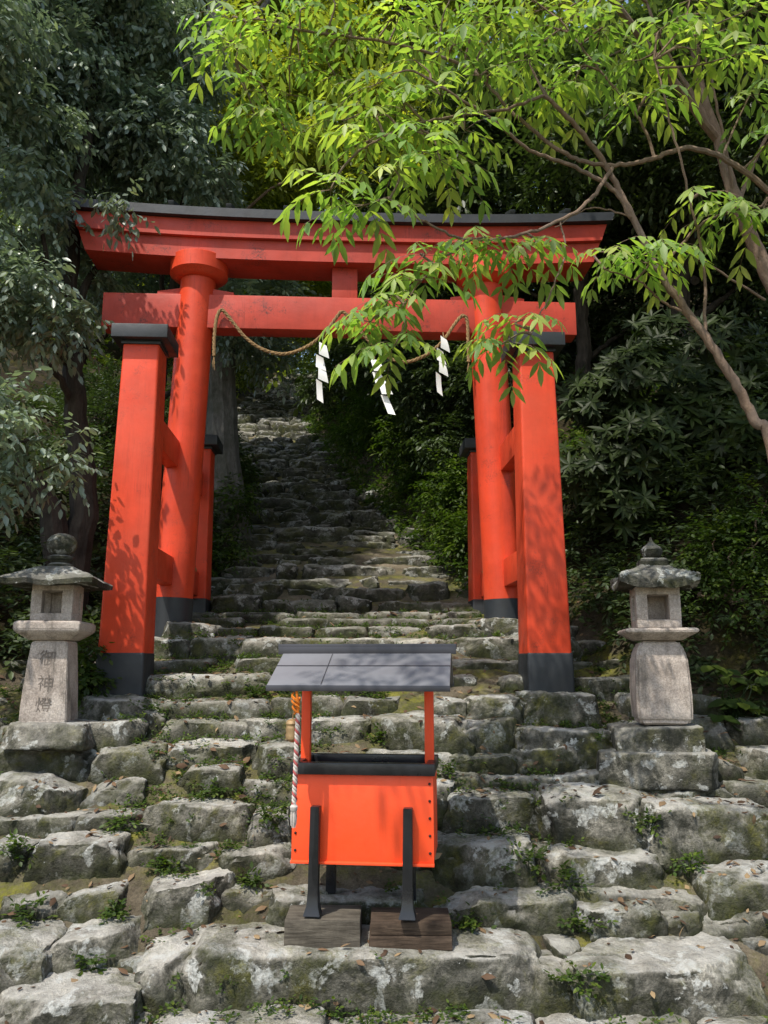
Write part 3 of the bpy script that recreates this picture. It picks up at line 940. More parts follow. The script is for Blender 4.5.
# legs
LX = S * .325
zl1 = bz(806); zblk = bz(916, BY - .03)
for s in (-1, 1):
    mb = MB()
    prof = [(zblk + .002, .044, .05), (zblk + .05, .03, .04), (zblk + .12, .026, .034), (zl1, .0235, .03)]
    yy = -.022; b = bmesh.new(); rings = []
    for k, (z, hx, hy) in enumerate(prof):
        sx = s * LX + (z - zl1) * .008
        yo = -.034 if k else -.034
        rings.append([b.verts.new((sx - hx, yo - hy + (.008 if k else 0), z)), b.verts.new((sx + hx, yo - hy + (.008 if k else 0), z)), b.verts.new((sx + hx, -.003, z)), b.verts.new((sx - hx, -.003, z))])
    for A, B in zip(rings[:-1], rings[1:]):
        for k in range(4): b.faces.new((A[k], A[(k + 1) % 4], B[(k + 1) % 4], B[k]))
    b.faces.new(rings[0][::-1]); b.faces.new(rings[-1])
    bmesh.ops.recalc_face_normals(b, faces=list(b.faces))
    bmesh.ops.bevel(b, geom=list(b.edges), offset=.003, segments=2, affect='EDGES')
    mb.merge(b); mb.build('front_leg', M['black_gloss'], ob)
    mb = MB(); wl = Matrix.Translation((at(362, 860, BY).x, BY, Bz)) @ Matrix.Rotation(R(-9), 4, 'Z') @ Vector((s * LX * .93, DP - .02, z0 - .03))
    bpy.context.view_layer.update()
    zk = bz(893, BY + DP)
    for k in range(6):
        ok, loc, nr, idx, o_, m_ = sc.ray_cast(bpy.context.evaluated_depsgraph_get(), wl, Vector((0, 0, -1)), distance=1.5)
        if not ok: break
        if o_.name.split('.')[0] in ('step_stone', 'stone_steps', 'ground'):
            zk = loc.z - Bz - .004; break
        wl = loc - Vector((0, 0, .002))
    mb.box((s * LX * .93, DP - .02, (zk + z0) / 2), (.055, .05, z0 - zk), None, .003, (.85, 1)); mb.build('back_leg', M['black_gloss'], ob)

# bell rope at the left post
rx, ry = -S / 2 + .056, -.245
zt_, zb_ = bz(694, BY - .2), bz(828, BY - .2)
br = empty('bell_rope', ob.matrix_world @ Vector((0, 0, 0)))
bpy.context.view_layer.update()
O = ob.matrix_world @ Vector((rx, ry + .03, zt_))
br.location = O
tag(br, 'red and white twisted cord with a tassel hanging by the left post', 'bell rope')
Lr = zt_ - zb_
for nm, mt, ph in (('red_strand', M['rope_red'], (0,)), ('white_strand', M['rope_white'], (2.09, 4.19))):
    mb = MB()
    for f in ph:
        pl = []
        for k in range(90):
            z = -.1 - (Lr - .2) * k / 89
            a = k * .62 + f
            pl.append((math.cos(a) * .0066 + .012 - .012 * (k / 89), math.sin(a) * .0066, z))
        mb.tube(pl, .0068, 7)
    mb.build(nm, mt, br)
mb = MB()
for k in range(4):
    a0 = random.uniform(0, 6)
    mb.tube([(.022 * math.cos(a0 + t * .7) * (1 - t * .05), .014 * math.sin(a0 + t * .7), .005 - t * .009 - k * .012) for t in range(9)], .0055, 6)
mb.tube([(0, 0, .03), (.004, 0, 0), (.01, 0, -.05), (.012, 0, -.1)], .007, 7)
mb.build('orange_knot', M['rope_orange'], br)
mb = MB()
mb.lathe([(.012, 0), (.02, -.012), (.018, -.03), (.013, -.036)], 14, (0, 0, -Lr + .11))
for k in range(26):
    a = k * 2.4; r_ = .004 + .009 * (k / 26)
    mb.tube([(math.cos(a) * r_, math.sin(a) * r_, -Lr + .085), (math.cos(a) * r_ * 1.2, math.sin(a) * r_ * 1.2, -Lr + .04), (math.cos(a) * r_ * 1.1, math.sin(a) * r_ * 1.1, -Lr + random.uniform(-.005, .012))], [.0035, .0032, .0018], 5)
mb.build('tassel', M['rope_white'], br)
mb = MB()
mb.lathe([(.012, 0), (.03, -.008), (.035, -.022), (.031, -.035), (.036, -.05), (.032, -.065), (.036, -.08), (.033, -.1), (.02, -.112), (.006, -.116)], 20, (-.018, .05, -.13))
mb.tube([(-.018, .05, -.13), (-.01, .03, -.06), (0, .01, 0)], .004, 6)
mb.build('bell', M['brass'], br)

# two wooden blocks
bpy.context.view_layer.update(); DG = bpy.context.evaluated_depsgraph_get()


def wood_block(x0, x1, yt, yb, mat, lab, two):
    Yb = 4.365 if not two else 4.34
    P0, P1 = at(x0, yb, Yb), at(x1, yb, Yb); zt = at((x0 + x1) / 2, yt, Yb).z
    hits = []
    for u in (.05, .5, .95):
        for v in (.02, .13, .24):
            ok, loc, nr, idx, ob_, mtx = sc.ray_cast(DG, Vector((P0.x + (P1.x - P0.x) * u, Yb + v, zt + .05)), Vector((0, 0, -1)), distance=.6)
            if ok and ob_.name.startswith('step_stone'): hits.append(loc.z)
    zb = sorted(hits)[len(hits) // 3] - .008 if hits else P0.z
    o = empty('wooden_block', ((P0.x + P1.x) / 2, Yb, zb), R(-3))
    tag(o, lab, 'wooden block', 'wooden blocks under the offering box')
    w = P1.x - P0.x; h = zt - zb; d = .26
    lay = [(0, h)] if not two else [(0, h * .52), (h * .52 + .003, h)]
    for i, (a, c) in enumerate(lay):
        mb = MB(); mb.box((random.uniform(-.004, .004), d / 2 + .006 * i, (a + c) / 2), (w - .008 * i, d, c - a), None, .006, (.99, .98)); mb.build('timber', mat, o)
    return o


wood_block(284, 361, 920, 947, M['old_wood'], 'single grey timber block under the left front leg of the offering box', False)
wood_block(369, 453, 923, 951, M['dark_wood'], 'brown block of two stacked timbers under the right front leg of the offering box', True)

# ------------------------------------------------------------------ stone lanterns
def sq_ring(b, half, z, n=5, rnd=.2):
    pts = []
    return pts


def stone_part(parent, name, rings, mat, amp=.008, seed=0, bev=0.012, sub=3):
    """rings: list of (halfx, halfy, z, rot45?) square sections lofted; roughened."""
    b = bmesh.new(); rs = []
    for (hx, hy, z) in rings:
        rs.append([b.verts.new((-hx, -hy, z)), b.verts.new((hx, -hy, z)), b.verts.new((hx, hy, z)), b.verts.new((-hx, hy, z))])
    for A, B in zip(rs[:-1], rs[1:]):
        for k in range(4): b.faces.new((A[k], A[(k + 1) % 4], B[(k + 1) % 4], B[k]))
    b.faces.new(rs[0][::-1]); b.faces.new(rs[-1])
    if bev: bmesh.ops.bevel(b, geom=list(b.edges), offset=bev, segments=2, affect='EDGES', clamp_overlap=True)
    bmesh.ops.subdivide_edges(b, edges=list(b.edges), cuts=sub, use_grid_fill=True)
    V = np.array([v.co for v in b.verts]); 
    d = fbm(V + seed * 3.3, 9, 3, seed) * amp
    N = V / (np.linalg.norm(V - V.mean(0), axis=1)[:, None] + 1e-6)
    for v, dd, c in zip(b.verts, d, V - V.mean(0)):
        c = Vector(c); v.co += c.normalized() * dd
    mb = MB(); mb.merge(b)
    return mb.build(name, mat, parent, angle=50)


def lantern_roof(parent, W, H, lift, mat, seed, hip=.0, top=.2):
    """square curved stone roof with upturned corners."""
    n = 28
    b = bmesh.new()
    def height(u, v):
        r = max(abs(u), abs(v)); dgn = min(abs(u), abs(v)) / max(r, 1e-6)
        prof = (1 - r) ** (.85 if hip == 0 else hip)
        return H * prof + lift * (r ** 3) * (dgn ** 3)
    T = []; B = []
    for i in range(n + 1):
        rt = []; rb = []
        for j in range(n + 1):
            u, v = 2 * i / n - 1, 2 * j / n - 1
            rt.append(b.verts.new((u * W / 2, v * W / 2, height(u, v) + .036)))
            r = max(abs(u), abs(v)); dgn = min(abs(u), abs(v)) / max(r, 1e-6)
            rb.append(b.verts.new((u * W / 2 * .99, v * W / 2 * .99, lift * .8 * (r ** 3) * (dgn ** 3) + .03 * (1 - r) - .0)))
        T.append(rt); B.append(rb)
    for i in range(n):
        for j in range(n):
            b.faces.new((T[i][j], T[i + 1][j], T[i + 1][j + 1], T[i][j + 1]))
            b.faces.new((B[i][j], B[i][j + 1], B[i + 1][j + 1], B[i + 1][j]))
    for k in range(n):
        b.faces.new((T[k][0], B[k][0], B[k + 1][0], T[k + 1][0])); b.faces.new((T[k][n], T[k + 1][n], B[k + 1][n], B[k][n]))
        b.faces.new((T[0][k], T[0][k + 1], B[0][k + 1], B[0][k])); b.faces.new((T[n][k], B[n][k], B[n][k + 1], T[n][k + 1]))
    V = np.array([v.co for v in b.verts]); d = fbm(V + seed, 7, 3, seed) * .012
    for v, dd in zip(b.verts, d): v.co.z += dd
    mb = MB(); mb.merge(b)
    return mb.build('roof', mat, parent, angle=50)


def fire_box(parent, W, H, z, mat, win, seed):
    """square chamber with an opening in each face; walls are four corner posts, a sill and a head."""
    mb = MB(); t = (W - win) / 2; hh = H * .2
    for sx in (-1, 1):
        for sy in (-1, 1):
            mb.box((sx * (W / 2 - t / 2), sy * (W / 2 - t / 2), z + H / 2), (t, t, H - 2 * hh + .004), None, .004)
    mb.box((0, 0, z + hh / 2), (W, W, hh), None, .01); mb.box((0, 0, z + H - hh / 2), (W, W, hh), None, .01)
    mb.box((0, W / 2 - t / 2, z + H / 2), (win + .004, t * .8, H - 2 * hh + .004)); mb.box((W / 2 - t / 2, 0, z + H / 2), (t * .8, win + .004, H - 2 * hh + .004))
    o = mb.build('fire_box', mat, parent)
    return o


def kanji(parent, ch, x, z, size, ypos, mat, rotz_=0.0):
    cu = bpy.data.curves.new('carved_character', 'FONT'); cu.body = ch; cu.size = size; cu.align_x = 'CENTER'; cu.align_y = 'CENTER'
    cu.extrude = .0025; cu.resolution_u = 3
    tmp = bpy.data.objects.new('tmp_text', cu); col.objects.link(tmp)
    dg = bpy.context.evaluated_depsgraph_get()
    me = bpy.data.meshes.new_from_object(tmp.evaluated_get(dg))
    bpy.data.objects.remove(tmp)
    me.materials.clear()
    o = link_mesh('carved_character', me, mat, parent)
    o.location = (x, ypos, z); o.rotation_euler = (R(90), 0, 0)
    return o


# left lantern
YL = 5.95
PL = at(46, 722, YL)
lan = empty('stone_lantern', (PL.x + .02, YL, PL.z), R(3)); lan.scale = (.92, .92, 1)
tag(lan, 'grey stone lantern with a ball finial and carved characters left of the gate', 'stone lantern')
def lz(y): return at(46, y, YL).z - PL.z
k_ = lz(537) - lz(722)
zs1 = lz(641)
s_ = stone_part(lan, 'shaft', [(.165, .165, 0), (.172, .172, .02), (.15, .15, zs1 * .75), (.135, .135, zs1 - .01), (.125, .125, zs1)], M['granite'], .007, 3, .012)
for ch, fy in (('御', 660), ('神', 684), ('燈', 706)):
    z = lz(fy)
    yf = -(.172 - (.172 - .137) * (z / zs1)) - .0015
    kanji(s_, ch, -.0, z, .125, yf, M['carve'])
stone_part(lan, 'platform', [(.15, .15, zs1 + .003), (.235, .235, zs1 + .06), (.245, .245, zs1 + .075), (.245, .245, lz(622) - .012), (.225, .225, lz(622))], M['granite'], .003, 4, .005)
zf0 = lz(622) + .004
fh = lz(589) - zf0 + .03
fire_box(lan, .31, fh, zf0, M['granite'], .15, 5)
ro = lantern_roof(lan, .68, .14, .015, M['granite_roof'], 6, .8)
ro.location = (0, 0, zf0 + fh - .02)
zr0 = zf0 + fh + .12
mb = MB(); mb.lathe([(.07, 0), (.1, .015), (.098, .035), (.07, .05), (.082, .062), (.1, .075), (.1, .095), (.06, .108)], 28, (0, 0, zr0 - .01)); mb.build('finial_neck', M['granite_roof'], lan)
mb = MB(); mb.lathe([(.05, 0), (.095, .028), (.116, .072), (.113, .112), (.085, .148), (.04, .166), (.008, .17)], 28, (0, 0, zr0 + .09)); mb.build('finial', M['granite_base'], lan)
for (x0, x1, yt, yb, sd) in ((-4, 84, 724, 748, 41),):
    P0, P1 = at(x0, yt, YL - .3), at(x1, yt, YL - .3); h = P0.z - at(x0, yb, YL - .3).z + .02
    V, F = rock(P1.x - P0.x, .62, h, sd + 3, .025, 10, .9, -1)
    o = np_mesh('base_stone', V, F, M['granite_base'], lan, {'tint': np.full(len(V), .7)})
    o.matrix_world = Matrix.Translation(((P0.x + P1.x) / 2, YL, PL.z - h / 2 + .01))
    bpy.context.view_layer.update()
    o.matrix_parent_inverse = Matrix(); o.matrix_basis = lan.matrix_world.inverted() @ Matrix.Translation(((P0.x + P1.x) / 2, YL, PL.z - h / 2 + .01))

# right lantern
YL2 = 5.85
PR = at(662, 724, YL2)
lan = empty('stone_lantern', (PR.x, YL2, PR.z), R(-12))
tag(lan, 'pinkish stone lantern with an onion finial on square pedestal blocks right of the gate', 'stone lantern')
def lz2(y): return at(663, y, YL2).z - PR.z
zs1 = lz2(641)
s_ = stone_part(lan, 'shaft', [(.15, .14, 0), (.185, .17, .03), (.19, .175, zs1 * .4), (.178, .168, zs1 * .8), (.15, .14, zs1 - .03), (.125, .12, zs1)], M['granite'], .005, 13, .035)
stone_part(lan, 'platform', [(.15, .15, zs1 + .003), (.245, .245, zs1 + .055), (.252, .252, zs1 + .062), (.25, .25, lz2(629) - .01), (.23, .23, lz2(629))], M['granite'], .006, 14, .006)
zf0 = lz2(629) + .004
fh = lz2(591) - zf0 + .02
fire_box(lan, .31, fh, zf0, M['granite'], .15, 5)
ro = lantern_roof(lan, .56, .2, .06, M['granite_roof'], 16, .75)
ro.location = (0, 0, zf0 + fh - .015)
zr0 = zf0 + fh + .165
stone_part(lan, 'finial_neck', [(.1, .1, zr0 - .03), (.1, .1, zr0 + .04), (.08, .08, zr0 + .055)], M['granite_roof'], .004, 18, .006)
mb = MB(); mb.lathe([(.03, 0), (.062, .015), (.08, .045), (.08, .07), (.06, .095), (.03, .115), (.014, .135), (.006, .165)], 28, (0, 0, zr0 + .052)); mb.build('finial', M['granite_roof'], lan)
for (x0, x1, yt, yb, dd, sd, nm) in ((624, 709, 728, 754, .5, 51, 'base_stone'), (611, 730, 753, 786, .72, 52, 'base_stone')):
    Yq = YL2 - dd / 2
    P0, P1 = at(x0, yt, Yq), at(x1, yt, Yq); h = P0.z - at(x0, yb, Yq).z + .03
    V, F = rock(P1.x - P0.x, dd, h, sd, .025, 26, .4, -2)
    o = np_mesh(nm, V, F, M['granite_base'], lan, {'tint': np.full(len(V), .75)})
    bpy.context.view_layer.update()
    o.matrix_basis = lan.matrix_world.inverted() @ (Matrix.Translation(((P0.x + P1.x) / 2, YL2, P0.z - h / 2)) @ Matrix.Rotation(R(-11), 4, 'Z'))

# ------------------------------------------------------------------ foliage
def norm(a): return a / (np.linalg.norm(a, axis=-1, keepdims=True) + 1e-9)


def leaves_mesh(base, d, nrm, L, W, fold=.12, droop=.12):
    """arrays: base (N,3), direction (N,3), normal (N,3), length (N,), width (N,). 7 verts, 4 quads-ish (two per half)."""
    s = norm(np.cross(d, nrm)); n = np.cross(s, d)
    L = L[:, None]; W = W[:, None]
    v0 = base
    m1 = base + d * L * .36 + n * (-fold * W) - n * (droop * L * .1)
    m2 = base + d * L * .7 + n * (-fold * W) - n * (droop * L * .45)
    tip = base + d * L - n * (droop * L)
    l1 = m1 + s * W * .5 + n * fold * W * 1.2; r1 = m1 - s * W * .5 + n * fold * W * 1.2
    l2 = m2 + s * W * .38 + n * fold * W; r2 = m2 - s * W * .38 + n * fold * W
    V = np.stack([v0, m1, m2, tip, l1, l2, r1, r2], 1)
    return V


LQ = np.array([[0, 1, 4, 4], [1, 2, 5, 4], [2, 3, 5, 5], [0, 6, 1, 1], [1, 6, 7, 2], [2, 7, 3, 3]])
LT = np.array([[0, 1, 4], [1, 2, 5], [1, 5, 4], [2, 3, 5], [0, 6, 1], [1, 6, 7], [1, 7, 2], [2, 7, 3]], dtype=np.int32)


def leaf_object(name, V, mat, parent=None, rnd=None):
    N = len(V)
    F = (LT[None] + (np.arange(N, dtype=np.int32) * 8)[:, None, None]).reshape(-1, 3)
    if rnd is None: rnd = RNG.random(N)
    return np_mesh(name, V.reshape(-1, 3), F, mat, parent, {'rnd': np.repeat(rnd, 8)}, smooth=False)


def rand_dir(n, rng=RNG):
    return norm(rng.normal(size=(n, 3)))


def twigs(P, A, nleaf, L, W, spread=.9, twl=.3, droop=.2, down=.25, whorl=False, rng=RNG, jl=.25):
    """leafy twigs: start P (N,3), axis A (N,3); nleaf leaves along each; returns leaves V and rnd."""
    N = len(P)
    up = np.array([0, 0, 1.0])
    side = norm(np.cross(A, up) + 1e-4)
    t = (np.arange(nleaf) + .5) / nleaf
    sg = np.where(np.arange(nleaf) % 2 == 0, 1.0, -1.0)
    A_ = A[:, None, :]; S_ = side[:, None, :]
    if whorl:
        ang = 2 * np.pi * np.arange(nleaf) / nleaf
        u2 = norm(np.cross(side, A))[:, None, :]
        rad = S_ * np.cos(ang)[None, :, None] + u2 * np.sin(ang)[None, :, None]
        d = norm(rad + A_ * .35 + rng.normal(size=(N, nleaf, 3)) * .15 - up * down)
        base = np.repeat(P[:, None, :], nleaf, 1)
        nn = norm(A_ - rad * .3 + rng.normal(size=(N, nleaf, 3)) * .1)
    else:
        bend = -up * (t ** 2)[None, :, None] * droop
        base = P[:, None, :] + (A_ * t[None, :, None] + bend) * twl
        d = norm(A_ * (1.15 - spread) + S_ * (sg * spread)[None, :, None] + rng.normal(size=(N, nleaf, 3)) * .22 - up * down)
        d[:, -1, :] = norm(A - up * (down + droop))
        nn = norm(up + rng.normal(size=(N, nleaf, 3)) * .35)
    Ls = L * rng.uniform(1 - jl, 1 + jl, size=(N, nleaf))
    V = leaves_mesh(base.reshape(-1, 3), d.reshape(-1, 3), nn.reshape(-1, 3), Ls.ravel(), Ls.ravel() * (W / L))
    r = np.clip(rng.random((N, 1)) * .6 + rng.random((N, nleaf)) * .45, 0, 1).ravel()
    return V, r


def clump_points(cl, n, rng=RNG, shell=.55, flat=.8):
    """cl: list of (center, radius); n points spread near the shells of the clumps."""
    C = np.array([list(c) for c, r in cl]); Rr = np.array([r for c, r in cl])
    w = Rr ** 2; w = w / w.sum()
    k = rng.choice(len(cl), n, p=w)
    d = rand_dir(n, rng)
    rr = Rr[k] * (shell + (1 - shell) * rng.random(n) ** .6) * rng.uniform(.85, 1.12, n)
    P = C[k] + d * rr[:, None] * np.array([1, 1, flat])
    return P, d


def crown_obj(parent, cl, ntw, mat, nleaf=8, L=.085, W=.036, rng=RNG, name='crown', twl=.28, shell=.5, droop=.25, down=.25, whorl=False, spread=.8):
    P, d = clump_points(cl, ntw, rng, shell)
    A = norm(d * .8 + rand_dir(ntw, rng) * .7 + np.array([0, 0, -.05]))
    V, r = twigs(P, A, nleaf, L, W, spread, twl, droop, down, whorl, rng)
    return leaf_object(name, V, mat, parent, r)


def limb(mb, pts, r0, r1, n=8, seg=6, wob=.02):
    C = spline(pts, seg); m = len(C)
    C = [Vector(c) + Vector((random.uniform(-wob, wob), random.uniform(-wob, wob), random.uniform(-wob, wob))) * (0 if i in (0,) else 1) for i, c in enumerate(C)]
    mb.tube(C, [r0 + (r1 - r0) * (i / (m - 1)) ** .8 for i in range(m)], n)
    return C


def subclumps(centers, rad, k, rng=RNG, spread=.75):
    out = []
    for c, r in centers:
        out.append((c, r * .7))
        for _ in range(k):
            d = rand_dir(1, rng)[0] * r * spread
            out.append((Vector(c) + Vector(d), r * rng.uniform(.25, .5)))
    return out


def to_local(o, parent):
    pass


def plant_tree(name, label, base, trunks, clumps, bark, leaf, ntw, group=None, cat='tree', **kw):
    """trunks: list of (points, r0, r1) in world space. Everything is stored relative to the tree's base."""
    root = empty(name, base); tag(root, label, cat, group)
    mb = MB()
    for pts, r0, r1 in trunks: limb(mb, pts, r0, r1, 9)
    mb.bm.transform(Matrix.Translation(-Vector(base)))
    mb.build('trunk', bark, root)
    cl = [(Vector(c) - Vector(base), r) for c, r in clumps]
    crown_obj(root, cl, ntw, leaf, **kw)
    return root


def wander(a, b, n=5, amp=.3):
    a, b = Vector(a), Vector(b)
    return [a.lerp(b, i / (n - 1)) + (Vector((random.uniform(-amp, amp), random.uniform(-amp, amp), random.uniform(-amp, amp) * .4)) if 0 < i < n - 1 else Vector()) for i in range(n)]


# --- left evergreen
cl = []
for (x, y, Y, r) in ((30, 50, 8.2, .9), (95, 40, 8.6, .9), (160, 60, 9.0, .8), (60, 130, 8.7, .9), (120, 140, 9.0, .75), (165, 130, 8.6, .6), (205, 180, 8.9, .3),
                     (20, 210, 7.6, .55), (70, 205, 8.9, .5), (118, 205, 7.4, .16), (150, 185, 8.9, .35), (15, 290, 7.2, .45), (60, 325, 7.4, .28), (85, 270, 8.4, .35), (-40, 100, 7.4, 1.1), (-60, 250, 7.0, .9), (110, -20, 8.6, .8), (40, -50, 8.2, 1.1), (190, 60, 9.6, .5), (160, -30, 9.6, .5)):
    cl.append((at(x, y, Y), r))
tb = at(72, 560, 8.3); tb.z = gz(tb.x, tb.y) - .1
plant_tree('evergreen_tree', 'dark glossy evergreen tree with forked trunk behind the left stone lantern', tb,
           [([tb, at(84, 500, 8.3), at(76, 430, 8.3), at(73, 360, 8.3), at(70, 300, 8.2), at(80, 180, 8.2), at(100, 60, 8.5)], .17, .05),
            ([tb + Vector((0, 0, .1)), at(50, 510, 8.1), at(20, 470, 7.9), at(-20, 420, 7.7), at(-60, 300, 7.3)], .16, .06),
            ([at(74, 365, 8.3), at(40, 340, 8.0), at(5, 330, 7.7), at(-30, 290, 7.4)], .07, .03),
            ([at(72, 320, 8.2), at(95, 272, 8.3), at(125, 262, 8.6), at(160, 262, 9.0), at(190, 180, 9.0)], .05, .02),
            ([at(72, 300, 8.2), at(50, 280, 7.8), at(40, 230, 7.6)], .05, .02),
            ([at(74, 410, 8.3), at(60, 380, 8.1), at(30, 330, 7.9), at(20, 230, 7.6)], .045, .02)],
           subclumps(cl, 0, 7), M['bark_dark'], M['leaf_camellia'], 7600, nleaf=8, L=.1, W=.042, twl=.28, shell=.35, down=.65, droop=.3)

# low spray of the camellia at the left edge
cl = [(at(12, 400, 5.9), .2), (at(30, 440, 5.8), .22), (at(-20, 430, 5.7), .35), (at(60, 470, 6.0), .16), (at(-10, 480, 5.8), .22), (at(-60, 420, 5.6), .45), (at(75, 440, 6.1), .1)]
bb = Vector((at(-70, 600, 6.0).x, 5.9, 0)); bb.z = gz(bb.x, bb.y) - .05
plant_tree('camellia_shrub', 'low camellia with shiny leaves reaching in at the left picture edge', bb,
           [([bb, at(-60, 520, 5.8), at(-30, 450, 5.8), at(30, 440, 5.9)], .035, .01), ([at(-60, 520, 5.8), at(0, 490, 5.9), at(60, 462, 6.0)], .02, .006)],
           cl, M['bark_dark'], M['leaf_camellia'], 300, cat='shrub', nleaf=8, L=.085, W=.036, twl=.22, shell=.2, down=.55)

# --- grey trunk on the stairs' left edge behind the gate
tb = at(228, 530, 12.0); tb.z = gz(tb.x, 12.0) - .1
plant_tree('cedar_tree', 'straight grey trunked tree at the left edge of the stairs behind the gate', tb,
           [([tb + Vector((0.12, 0, -.1)), tb + Vector((0.02, 0, .35)), at(224, 470, 12.0), at(221, 380, 12.0), at(219, 250, 12), at(217, 60, 12), at(216, -250, 12.0)], .33, .16),
            ([at(218, 120, 12), at(190, 60, 11.5), at(150, 0, 11.2)], .07, .03), ([at(218, 60, 12), at(260, 10, 12.2), at(310, -50, 12.4)], .07, .03)],
           subclumps([(at(190, -40, 12.4), .8), (at(255, -40, 12.5), .8), (at(220, -120, 12), 1.6), (at(150, -60, 12), 1.2), (at(300, -90, 12.4), 1.3)], 0, 6), M['bark_grey'], M['leaf_sunlit'], 2600, nleaf=9, L=.12, W=.045, twl=.4, shell=.35)

# --- forest trees behind the gate, each with its own place
def forest_tree(px, Y, top_py, rad, label, leaf, ntw, lean=.0, bark='bark_dark', L=.15, seed=0, tr=.14, low=.35):
    rng = np.random.default_rng(900 + seed); random.seed(900 + seed)
    b = at(px, 600, Y); b.z = gz(b.x, Y) - .15
    ztop = at(px, top_py, Y).z
    H = ztop - b.z
    top = Vector((b.x + lean, Y, ztop))
    trunks = [(wander(b, b.lerp(top, .85), 6, .18), tr, tr * .35)]
    cls = []
    nb = 7
    for k in range(nb):
        f = low + (1 - low) * (k + .5) / nb
        a = k * 2.4 + rng.uniform(-.4, .4)
        rr = rad * (1.05 - .55 * ((f - low) / (1 - low)) ** 1.5)
        c = b.lerp(top, f) + Vector((math.cos(a) * rr * .75, math.sin(a) * rr * .75, rr * .2))
        cls.append((c, rr * .62))
        trunks.append((wander(b.lerp(top, max(.1, f - .16)), c, 4, .12), tr * .35, tr * .1))
    cls.append((top - Vector((0, 0, rad * .3)), rad * .6))
    return plant_tree('forest_tree', label, b, trunks, subclumps(cls, 0, 5, rng), M[bark], leaf, ntw, 'forest trees around the stairs', nleaf=9, L=L, W=L * .42, twl=.42, shell=.35, rng=rng)


forest_tree(150, 11.5, 60, 1.7, 'dark bushy tree behind the left end of the red lintel', M['leaf_camellia'], 2600, L=.12, seed=1)
forest_tree(190, 18, 120, 2.0, 'yellow-green tree seen above the left half of the red lintel', M['leaf_sunlit'], 3200, L=.14, seed=2, low=.4, lean=1.4)
forest_tree(385, 18, 60, 2.4, 'leafy tree behind the lintel right of the yellow-green tree', M['leaf_sunlit'], 2800, L=.14, seed=3, low=.25)
forest_tree(470, 13, 120, 2.0, 'dense dark tree behind the right main pillar', M['leaf_dark'], 3200, L=.13, seed=4, low=.2)
forest_tree(590, 11.5, 60, 2.1, 'deep green tree behind the right end of the red lintel', M['leaf_dark'], 3600, L=.12, seed=5, low=.25)
forest_tree(720, 10.5, 60, 2.0, 'shaded tree in the dark at the upper right edge', M['leaf_dark'], 3400, L=.11, seed=6, low=.3, tr=.18)
forest_tree(60, 13, -100, 2.4, 'tall tree filling the gaps behind the forked evergreen', M['leaf_camellia'], 3000, L=.13, seed=7, low=.25)
forest_tree(185, 26, 150, 3.2, 'distant tree at the top of the stairs on the left', M['leaf_back'], 2600, L=.2, seed=8, low=.3, tr=.2)
forest_tree(375, 28, 100, 3.4, 'distant tree closing the view above the stairs', M['leaf_back'], 2800, L=.2, seed=9, low=.2, tr=.2)
forest_tree(420, 22, 130, 2.8, 'mid-distance dark tree on the slope right of the stairs', M['leaf_dark'], 3000, L=.17, seed=10, low=.1, tr=.18)
forest_tree(880, 9.5, -50, 2.4, 'tall shade tree beyond the right picture edge', M['leaf_dark'], 2600, L=.12, seed=12, low=.25)
tb = Vector((5.4, 5.6, 0)); tb.z = gz(5.4, 5.6) - .1  # unseen tree added past the right edge to keep the bank in shade
plant_tree('forest_tree', 'unseen spreading tree added outside the right edge to shade the right bank', tb,
           [([tb, Vector((5.2, 5.6, 4)), Vector((4.8, 5.6, 7)), Vector((4.2, 5.6, 9.5))], .16, .06), ([Vector((4.8, 5.6, 7)), Vector((3.4, 5.3, 8.6)), Vector((2.2, 5.0, 9.4))], .07, .03)],
           subclumps([(Vector(c), r) for c, r in (((2.4, 4.8, 9.6), 1.4), ((3.9, 5.0, 9.4), 1.6), ((5.4, 5.4, 9.2), 1.6), ((3.4, 6.4, 10.2), 1.5), ((5.0, 7.0, 9.8), 1.6), ((6.6, 6.2, 8.6), 1.6), ((5.2, 3.9, 8.6), 1.5))], 0, 5),
           M['bark_dark'], M['leaf_dark'], 3600, 'forest trees around the stairs', nleaf=8, L=.13, W=.055, twl=.4, shell=.3)
tb = Vector((at(196, 600, 10.9).x, 10.9, 0)); tb.z = gz(tb.x, 10.9) - .1
plant_tree('maple_tree', 'small sunlit yellow-green tree rising behind the left half of the lintel', tb,
           [([tb, at(196, 400, 10.9), at(205, 250, 10.8), at(240, 150, 10.7), at(290, 80, 10.6)], .07, .025), ([at(205, 250, 10.8), at(270, 190, 10.6), at(340, 160, 10.5)], .03, .012),
            ([at(240, 150, 10.7), at(330, 110, 10.5), at(400, 90, 10.5)], .03, .012)],
           subclumps([(at(x, y, 10.6), r) for x, y, r in ((235, 130, .5), (270, 90, .55), (310, 60, .55), (345, 110, .5), (300, 150, .5), (350, 165, .4), (390, 95, .5), (260, 170, .35), (250, 40, .5), (330, 20, .6), (400, 150, .4))], 0, 5),
           M['bark_brown'], M['leaf_sunlit'], 1500, nleaf=7, L=.1, W=.04, twl=.26, shell=.2)
forest_tree(450, 15, -160, 2.7, 'tall tree whose bright crown closes the sky above the lintel', M['leaf_sunlit'], 3600, L=.14, seed=13, low=.55, lean=-1.2)
forest_tree(130, 15, -120, 2.6, 'tall sunlit tree between the evergreen and the grey trunk', M['leaf_sunlit'], 3400, L=.14, seed=14, low=.5, lean=1.0)
for px_, Y_, s_ in ((282, 27, 1), (298, 30, 2), (268, 24, 3)):
    pass

